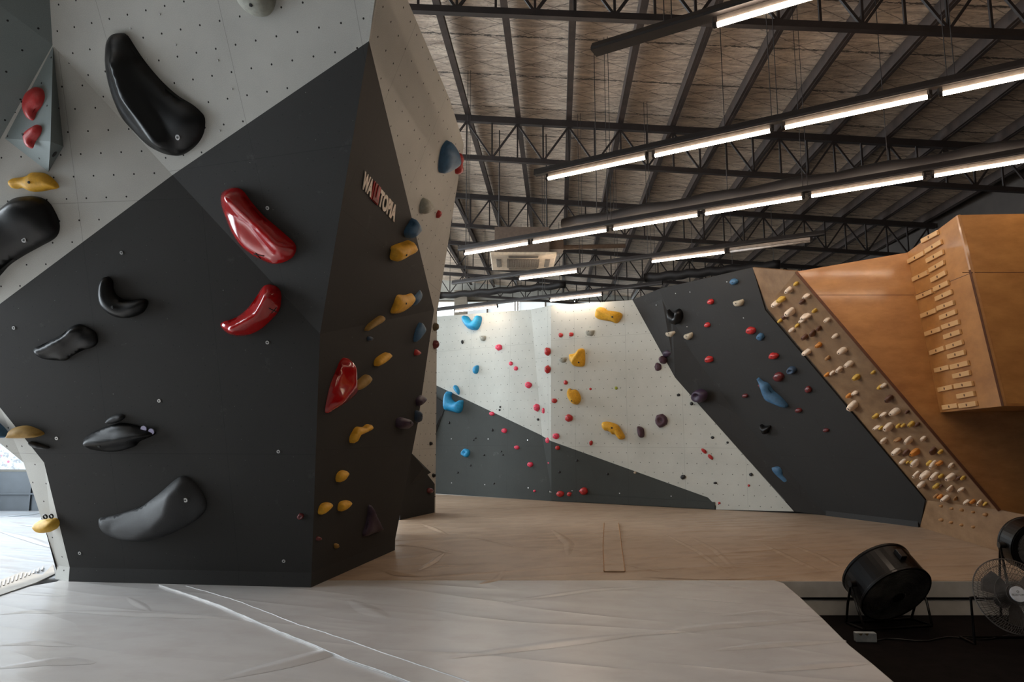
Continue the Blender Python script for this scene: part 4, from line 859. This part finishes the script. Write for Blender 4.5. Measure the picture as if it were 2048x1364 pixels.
series([(898.5, 845.5, 3.5, 6), (985, 860, 4, 6), (951, 876, 4), (947, 880.5, 3.5), (1002.5, 903, 3.5), (1005.5, 909.6, 3.8), (968, 910, 4), (941, 930.7, 4), (915.6, 945, 4), (988, 967, 4), (1215, 948, 5), (1154, 921, 5), (1118.5, 944, 5)],
       'h_blackmatt', 'tiny black foothold', 'on the dark slope of the back wall', kk, group='black footholds on the dark slope')
blob(K3, 1270, 945, 5.5, 5.5, 'h_beige', 'tiny beige foothold on the boundary of white and dark'); blob(K3, 1232.5, 776, 6, 7, 'h_green', 'tiny yellow-green hold alone on the white back wall')
for x_, y_ in cr(*cC, [(254, 460), (690, 462), (1157, 475), (257, 983), (650, 1003), (1165, 1042)]): washer(K1, x_, y_, .014, 'nut', BW, 'bolt', False)
for x_, y_ in cr(*cD, [(262, 1075), (825, 1106), (1437, 1140)])+cr(*cB, [(123, 572), (180, 1195), (70, 148)]): washer(K3, x_, y_, .013, 'nut', BW, 'bolt', False)
# --- overhanging dark wall
Q(cE, [(175, 355), (195, 375), (240, 405), (245, 360), (275, 352), (300, 390), (298, 440), (270, 480), (240, 487), (205, 460), (180, 410)], PG, .15, 'h_black', 'black U-shaped hold at the top left of the overhanging wall')
for x_, y_, w_, h_, a_, l_ in ((1478, 604, 20, 14, .25, 'beige half-moon hold at the upper right of the overhanging wall'), (1343, 665, 20, 14, .1, 'beige half-moon hold right below the black U hold'), (1378, 670, 17, 14, .3, 'beige half-moon hold, right one of the pair under the black U'), (1365.5, 729.6, 20, 13, 0, 'beige half-moon hold, lowest on the overhanging wall')):
    blob(PG, x_, y_, w_, h_, 'h_beige', l_, half=True, ang=a_)
series([(1422, 603, 13, 11), (1415.5, 649.5, 12, 10), (1419, 718, 16, 13), (1503, 660.5, 19, 14), (1548, 711.5, 19, 13)], 'h_redm', 'red hold', 'on the upper overhanging wall', PG, key=1, dirn='top', group='red holds on the overhang')
series([(1558, 753, 20, 18), (1617, 778.6, 13, 14), (1598, 820.5, 14, 9), (1491, 791, 12, 8), (1652.5, 860, 13, 7), (1521, 770, 8, 8)], 'h_maroon', 'maroon hold', 'on the lower overhanging wall', PG, key=1, dirn='top', group='maroon holds on the overhang')
blob(PG, 1469, 563, 17, 12, 'h_steelblue', 'blue hold at the very top of the overhanging wall'); blob(PG, 1521.7, 673.5, 14, 15, 'h_steelblue', 'blue hold touching a red one near the plywood edge'); blob(PG, 1584, 740, 18, 16, 'h_navy', 'dark blue ring hold near the plywood edge', hole=True)
Q(cE, [(990, 975), (1030, 1010), (1080, 1030), (1120, 1090), (1190, 1150), (1260, 1230), (1240, 1240), (1160, 1210), (1080, 1170), (1045, 1110), (1020, 1040)], PG, .16, 'h_steelblue', 'long blue whale-shaped hold in the middle of the overhanging wall')
Q(cF, [(855, 652), (900, 670), (960, 700), (1000, 770), (1050, 830), (1088, 920), (1080, 945), (1030, 930), (950, 870), (890, 800), (860, 730)], PG, .12, 'h_steelblue', 'large blue leaf-shaped hold low on the overhanging wall')
blob(PG, 1441, 834, 20, 13, 'h_black', 'black hold barely visible low on the left of the overhang')
Q(cF, [(750, 250), (790, 270), (850, 268), (835, 310), (825, 342), (790, 342), (765, 300)], PG, .12, 'h_black', 'glossy black hold with bright highlights at mid overhang')
for x_, y_ in cr(*cE, [(233, 213), (364, 200), (337, 515), (851, 435), (700, 107), (57, 318)]): washer(PG, x_, y_, .012, 'nut', OW, 'bolt', False)
# --- plywood training board
WB = dict(h_white=[(1555, 606, 14, 12), (1583.7, 622, 15, 16), (1614, 631, 17, 10), (1606, 640, 11, 7), (1615.5, 591, 13, 8), (1585.7, 658.5, 9, 8), (1616, 703, 13, 11), (1580, 579, 12, 12), (1656, 639, 11, 8), (1672.5, 671, 11, 8), (1687.7, 700, 16, 12),
   (1701, 726.7, 14, 12), (1681, 738, 10, 11), (1666.7, 744.6, 8), (1769.6, 769.8, 11, 8), (1711.6, 784.7, 11, 7), (1708.5, 809.6, 15, 17), (1769, 828, 12, 8), (1793, 822, 17, 13), (1756, 854, 12, 7), (1780, 852, 14, 16), (1770, 880, 9, 11), (1820, 879, 12, 14), (1849, 876, 10, 9), (1796, 901.6, 15, 11), (1808, 922, 11, 9), (1833, 925, 11, 14), (1870, 928, 11, 16),
   (1904.7, 930, 9, 10), (1854, 948, 16, 15), (1873, 951, 14, 14), (1904.7, 952, 15, 14), (1836, 948, 9, 13), (1846, 968, 12, 12), (1903, 976, 9, 12), (1924.5, 978, 11, 8), (1893, 995.5, 13, 11), (1935, 1003, 10, 8), (1961.7, 1005, 8, 12)],
  h_gold=[(1565, 597, 14, 11), (1631, 620.5, 8), (1561.6, 640.6, 7), (1596, 650, 7), (1594, 566.7, 8), (1715.4, 753, 12, 11), (1747.8, 744, 7), (1762, 773, 9), (1753.4, 831, 9, 10), (1764, 855, 7), (1798.5, 851, 8), (1807.7, 850, 7), (1825, 847, 11, 10), (1883, 902.6, 8), (1816.5, 923.7, 5), (1824, 923.7, 5), (1860.6, 924.7, 9), (1884, 951, 8), (1928, 955, 8), (1875, 971, 10), (1972, 1007, 7)],
  h_orange=[(1639.6, 689, 10), (1699.8, 790, 9), (1833.4, 902.6, 14), (1881, 925, 11, 9), (1656, 748, 8), (1882, 992, 8), (1947, 1002, 8)],
  h_brown=[(1572, 632, 8, 11), (1606.5, 602.6, 9, 10), (1612, 673, 9, 12), (1628, 665, 9, 13), (1640, 656, 8, 10), (1781, 796, 12, 14), (1816, 823, 7), (1836.5, 847.7, 8), (1816, 903.6, 9, 13), (1869, 900.6, 9, 15), (1920, 955, 7, 9), (1883.5, 971, 5)],
  h_tan=[(1657, 715, 8), (1797.5, 878, 12, 8), (1874, 991, 8), (1912.6, 996, 5, 8)])
NM = dict(h_white='white', h_gold='yellow', h_orange='orange', h_brown='dark brown', h_tan='tan')
for mt, lst in WB.items():
    series(lst, mt, NM[mt]+' small hold', 'on the plywood board', PW, key=1, dirn='top', group=NM[mt]+' holds on the plywood board', thick=None)
series([(1883, 1012, 6), (1904, 1017, 6), (1924.5, 1020, 7), (1947, 1024, 6), (1972, 1029, 8), (1883.6, 1040, 7), (1903, 1045, 6), (1924, 1050, 6), (1947, 1054, 6)], 'h_tan', 'tan foothold', 'on the plywood kickboard', PK, group='footholds on the plywood kickboard')
# ---------------------------------------------------------------- fans and small things on the black floor
FZ = -.35
def drum_fan(ctr, axis, R, L, label, legs=True, cover=False):
    """barrel fan: shell, rear guard, front guard, blades, motor, tube stand. ctr = centre of the rear face, axis points to the front"""
    axis = axis.normalized(); h = Vector((0, 0, 1)).cross(axis).normalized(); v = axis.cross(h); S = Matrix((h, v, axis)).transposed()
    root = empty('drum_fan', Vector((ctr.x, ctr.y, FZ)), label, 'fan')
    bm = bmesh.new(); n = 48
    prof = [(R*.97, 0), (R*1.02, .0), (R*1.02, .02), (R, .03), (R, L-.03), (R*1.02, L-.02), (R*1.02, L), (R*.97, L), (R*.97, 0)]
    rg = [[bm.verts.new(ctr+S @ Vector((r*math.cos(2*PI*k/n), r*math.sin(2*PI*k/n), z))) for k in range(n)] for r, z in prof[:-1]]; rg.append(rg[0])
    for A, B in zip(rg, rg[1:]):
        for k in range(n): bm.faces.new((A[k], A[(k+1) % n], B[(k+1) % n], B[k]))
    bmesh.ops.recalc_face_normals(bm, faces=bm.faces); put('drum_shell', bm, 'blackrough', root)
    def guard(name, z, bulge, mat):
        bm = bmesh.new()
        for q in range(2, 25):
            r = R*.97*q/24; tube(bm, [ctr+S @ Vector((r*math.cos(2*PI*k/36), r*math.sin(2*PI*k/36), z+bulge*(1-(q/24)**2))) for k in range(36)], .006, 4, True)
        for k in range(16):
            a = 2*PI*k/16; tube(bm, [ctr+S @ Vector((R*.97*q*math.cos(a), R*.97*q*math.sin(a), z+bulge*(1-q*q))) for q in (0, .25, .5, .75, 1)], .0035, 4)
        put(name, bm, mat, root)
    if cover:
        bm = bmesh.new(); rod(bm, ctr-axis*.01, ctr+axis*.02, R*.98, 48); put('back_cover', bm, 'black', root)
    guard('rear_guard', .005, -.03, 'dusty'); guard('front_guard', L-.005, .03, 'blackrough')
    bm = bmesh.new(); rod(bm, ctr+axis*.02, ctr+axis*(L*.75), R*.24, 24); rod(bm, ctr-axis*.035, ctr+axis*.02, R*.17, 20); put('motor', bm, 'black', root)
    bm = bmesh.new()
    for q in range(5):
        a = 2*PI*q/5; vs = []
        for r, w, zz in ((R*.22, .25, .0), (R*.9, .42, .0)):
            for s in (-1, 1):
                vs.append(bm.verts.new(ctr+S @ Vector((r*math.cos(a+s*w/1.3*(R*.5/r)**.3), r*math.sin(a+s*w/1.3*(R*.5/r)**.3), L*.55+s*.05))))
        bm.faces.new((vs[0], vs[1], vs[3], vs[2]))
    r_ = bmesh.ops.extrude_face_region(bm, geom=list(bm.faces)); bmesh.ops.translate(bm, verts=[g for g in r_['geom'] if isinstance(g, bmesh.types.BMVert)], vec=axis*.004)
    put('fan_blades', bm, 'dusty', root)
    # junction box on the shell
    jb = ctr+axis*(L*.5)+v*(R+.02); bm = bmesh.new(); box(bm, jb, (.07, .05, .1), S, bev=.006); put('switch_box', bm, 'black', root)
    if legs:
        hx = Vector((axis.x, axis.y, 0)).normalized(); mid = ctr+axis*(L*.5)
        for s in (-1, 1):
            pv = mid+h*(s*(R+.02)); foot = []
            bm = bmesh.new(); rod(bm, pv-h*(s*.03), pv+h*(s*.035), .03, 14); put('pivot_knob', bm, 'black', root)
            for t in (-.13, .13):
                ft = Vector((pv.x, pv.y, FZ+.012))+hx*t; foot.append(ft)
                bm = bmesh.new(); tube(bm, [pv+h*(s*.02), (pv+ft)/2+h*(s*.02), ft], .012, 8); put('leg', bm, 'chrome' if t < 0 else 'blackrough', root, smooth=True)
            bm = bmesh.new(); tube(bm, foot, .012, 8); put('foot_bar', bm, 'blackrough', root, smooth=True)
        for t in (-.13, .13):
            bm = bmesh.new(); tube(bm, [Vector((p.x, p.y, FZ+.012))+hx*t for p in (mid+h*(R+.02), mid-h*(R+.02))], .012, 8); put('cross_bar', bm, 'blackrough', root, smooth=True)
    return root
drum_fan(aty(1793, 1190, 6.85), Vector((-.165, .79, .594)), .352, .32, 'black drum fan tilted back on tube legs, standing on the black floor')
drum_fan(aty(2078, 1098, 7.0), Vector((.1, 1, .15)), .26, .22, 'black drum fan cut off by the right edge, behind the wire fan', cover=True)
# pedestal fan with wire guard
ctr = aty(2026, 1192, 6.3); ax = Vector((-.12, -1, .42)).normalized(); h = Vector((0, 0, 1)).cross(ax).normalized(); v = ax.cross(h); S = Matrix((h, v, ax)).transposed()
pf = empty('floor_fan', Vector((ctr.x, ctr.y+.1, FZ)), 'wire-guard fan with a round white badge at the right edge', 'fan')
R = .322
def ring(bm, r, z, w, n=64): tube(bm, [ctr+S @ Vector((r*math.cos(2*PI*k/n), r*math.sin(2*PI*k/n), z)) for k in range(n)], w, 5, True)
for nm_, sg in (('front_guard', 1), ('rear_guard', -1)):
    bm = bmesh.new(); ring(bm, R, 0, .006 if sg > 0 else .004)
    for q, z in ((.82, .045), (.55, .07), (.28, .08)): ring(bm, R*q, sg*z, .0022)
    N_ = 110 if sg > 0 else 60
    for k in range(N_):
        a = 2*PI*k/N_; tube(bm, [ctr+S @ Vector((R*q*math.cos(a+(1-q)*.35), R*q*math.sin(a+(1-q)*.35), sg*z)) for q, z in ((1, 0), (.95, .028), (.82, .047), (.55, .07), (.2, .08))], .0019, 3)
    put(nm_, bm, 'dusty', pf)
bm = bmesh.new(); rod(bm, ctr+ax*.07, ctr+ax*.092, .066, 32); bd = put('badge', bm, 'badge', pf)
cu = bpy.data.curves.new('badge_text', 'FONT'); cu.body = 'BLUSTORM'; cu.align_x = 'CENTER'; ob = bpy.data.objects.new('t', cu); C.objects.link(ob)
me = bpy.data.meshes.new_from_object(ob.evaluated_get(bpy.context.evaluated_depsgraph_get())); bpy.data.objects.remove(ob)
bm = bmesh.new(); bm.from_mesh(me); w_ = max(v_.co.x for v_ in bm.verts)*2
for v_ in bm.verts: v_.co = ctr+ax*.0935+h*(v_.co.x/w_*.106)+v*(v_.co.y*.022-.014)
put('badge_text', bm, 'black', bd, origin=pf.location)
bm = bmesh.new(); tube(bm, [ctr+ax*.0935+h*(.009*math.cos(k*PI/6))+v*(.02+.009*math.sin(k*PI/6)) for k in range(12)], .0015, 4, True); put('badge_mark', bm, 'black', bd, origin=pf.location)
bm = bmesh.new()
for q in range(3):
    a = 2*PI*q/3+.5; vs = [bm.verts.new(ctr+S @ Vector((r*math.cos(a+t), r*math.sin(a+t), z))) for r, t, z in ((.05, -.5, .02), (.15, -.6, .03), (.25, -.45, .03), (.265, 0, 0), (.25, .35, -.02), (.15, .4, -.02), (.05, .4, -.01))]
    bm.faces.new(vs)
r_ = bmesh.ops.extrude_face_region(bm, geom=list(bm.faces)); bmesh.ops.translate(bm, verts=[g for g in r_['geom'] if isinstance(g, bmesh.types.BMVert)], vec=ax*.003); bmesh.ops.triangulate(bm, faces=bm.faces)
put('fan_blades', bm, 'dusty', pf)
bm = bmesh.new(); rod(bm, ctr-ax*.2, ctr-ax*.02, .07, 20, .055); put('motor', bm, 'black', pf, smooth=False)
c_ = ctr-ax*.05
for s in (-1, 1):
    bm = bmesh.new(); e = c_+Vector((s*(R+.03), .0, 0)); tube(bm, [e-Vector((s*.05, 0, 0)), e, Vector((e.x, e.y, FZ+.012)), Vector((e.x, e.y+.2, FZ+.012))], .012, 8); put('side_leg', bm, 'blackrough', pf)
bm = bmesh.new(); tube(bm, [Vector((c_.x+s*(R+.03), c_.y+.2, FZ+.012)) for s in (-1, 1)], .012, 8); put('base_bar', bm, 'blackrough', pf)
# small white box on the floor
p = atz(1731, 1283, FZ); bm = bmesh.new(); Rz = Matrix.Rotation(-.06, 3, 'Z'); box(bm, Vector((p.x, p.y, FZ+.04)), (.182, .06, .08), Rz, bev=.006)
wb = put('power_box', bm, 'whitebox', origin=(p.x, p.y, FZ)); tag(wb, 'small white box lying on the black floor below the drum fan', 'box')
for dx in (-.055, .0):
    c = Vector((p.x+dx, p.y-.0305, FZ+.068)); bm = bmesh.new(); vs = [bm.verts.new(c+Vector(q)) for q in ((-.022, 0, .008), (.022, 0, .01), (.004, 0, -.012))]; bm.faces.new(vs); r_ = bmesh.ops.extrude_face_region(bm, geom=list(bm.faces))
    bmesh.ops.translate(bm, verts=[g for g in r_['geom'] if isinstance(g, bmesh.types.BMVert)], vec=(0, -.001, 0)); bmesh.ops.recalc_face_normals(bm, faces=bm.faces); put('dark_patch', bm, 'h_olive', wb, origin=wb.location)
bm = bmesh.new(); P0 = Vector((p.x+.09, p.y, FZ+.008)); pts = [P0+Vector((t*.12, .05*math.sin(t*1.3)+t*.01, 0)) for t in range(14)]; tube(bm, pts, .006, 6); put('power_cord', bm, 'black', wb, origin=P0, smooth=True)
# ---------------------------------------------------------------- light
w = bpy.data.worlds.new('daylight'); bpy.context.scene.world = w; w.use_nodes = True; nt = w.node_tree
bg = nt.nodes['Background']; bg.inputs[0].default_value = (.84, .93, 1.0, 1); bg.inputs[1].default_value = 8.5
def portal(name, loc, size, rot):
    l = bpy.data.lights.new(name, 'AREA'); l.shape = 'RECTANGLE'; l.size, l.size_y = size; l.cycles.is_portal = True
    o = bpy.data.objects.new(name, l); C.objects.link(o); o.location = loc; o.rotation_euler = rot
portal('daylight_opening', (-11.2, 6.6, 2.45), (13.3, 4.4), (0, -PI/2, PI)) if False else portal('daylight_opening', (-11.2, 8.75, 3.9), (7.4, 9.0), (0, -PI/2, 0))
portal('rear_opening', (-11.2, 23.9, 5.5), (5.0, 13.6), (0, -PI/2, 0))
sl = bpy.data.lights.new('sun', 'SUN'); sl.energy = 3.5; sl.angle = .01; sl.color = (1, .96, .9)
so = bpy.data.objects.new('sun', sl); C.objects.link(so); so.location = (-14, 8, 10); so.rotation_euler = Vector((.6, -.12, -.72)).to_track_quat('-Z', 'Y').to_euler()
# ---------------------------------------------------------------- camera
cam = bpy.data.cameras.new('camera'); cam.sensor_width = 36; cam.lens = F/2048*36; cam.clip_end = 200
co = bpy.data.objects.new('camera', cam); C.objects.link(co); co.location = CAM; co.rotation_euler = (PI/2+PITCH, 0, 0); bpy.context.scene.camera = co
sc = bpy.context.scene; sc.view_settings.view_transform = 'Standard'; sc.view_settings.look = 'None'; sc.view_settings.gamma = 1; sc.view_settings.use_curve_mapping = False
sc.view_settings.exposure = 0.52
sc.cycles.use_denoising = True; sc.cycles.max_bounces = 8; sc.cycles.diffuse_bounces = 4; sc.cycles.sample_clamp_indirect = 6
for o in bpy.data.objects:
    if '_w' in o: del o['_w']
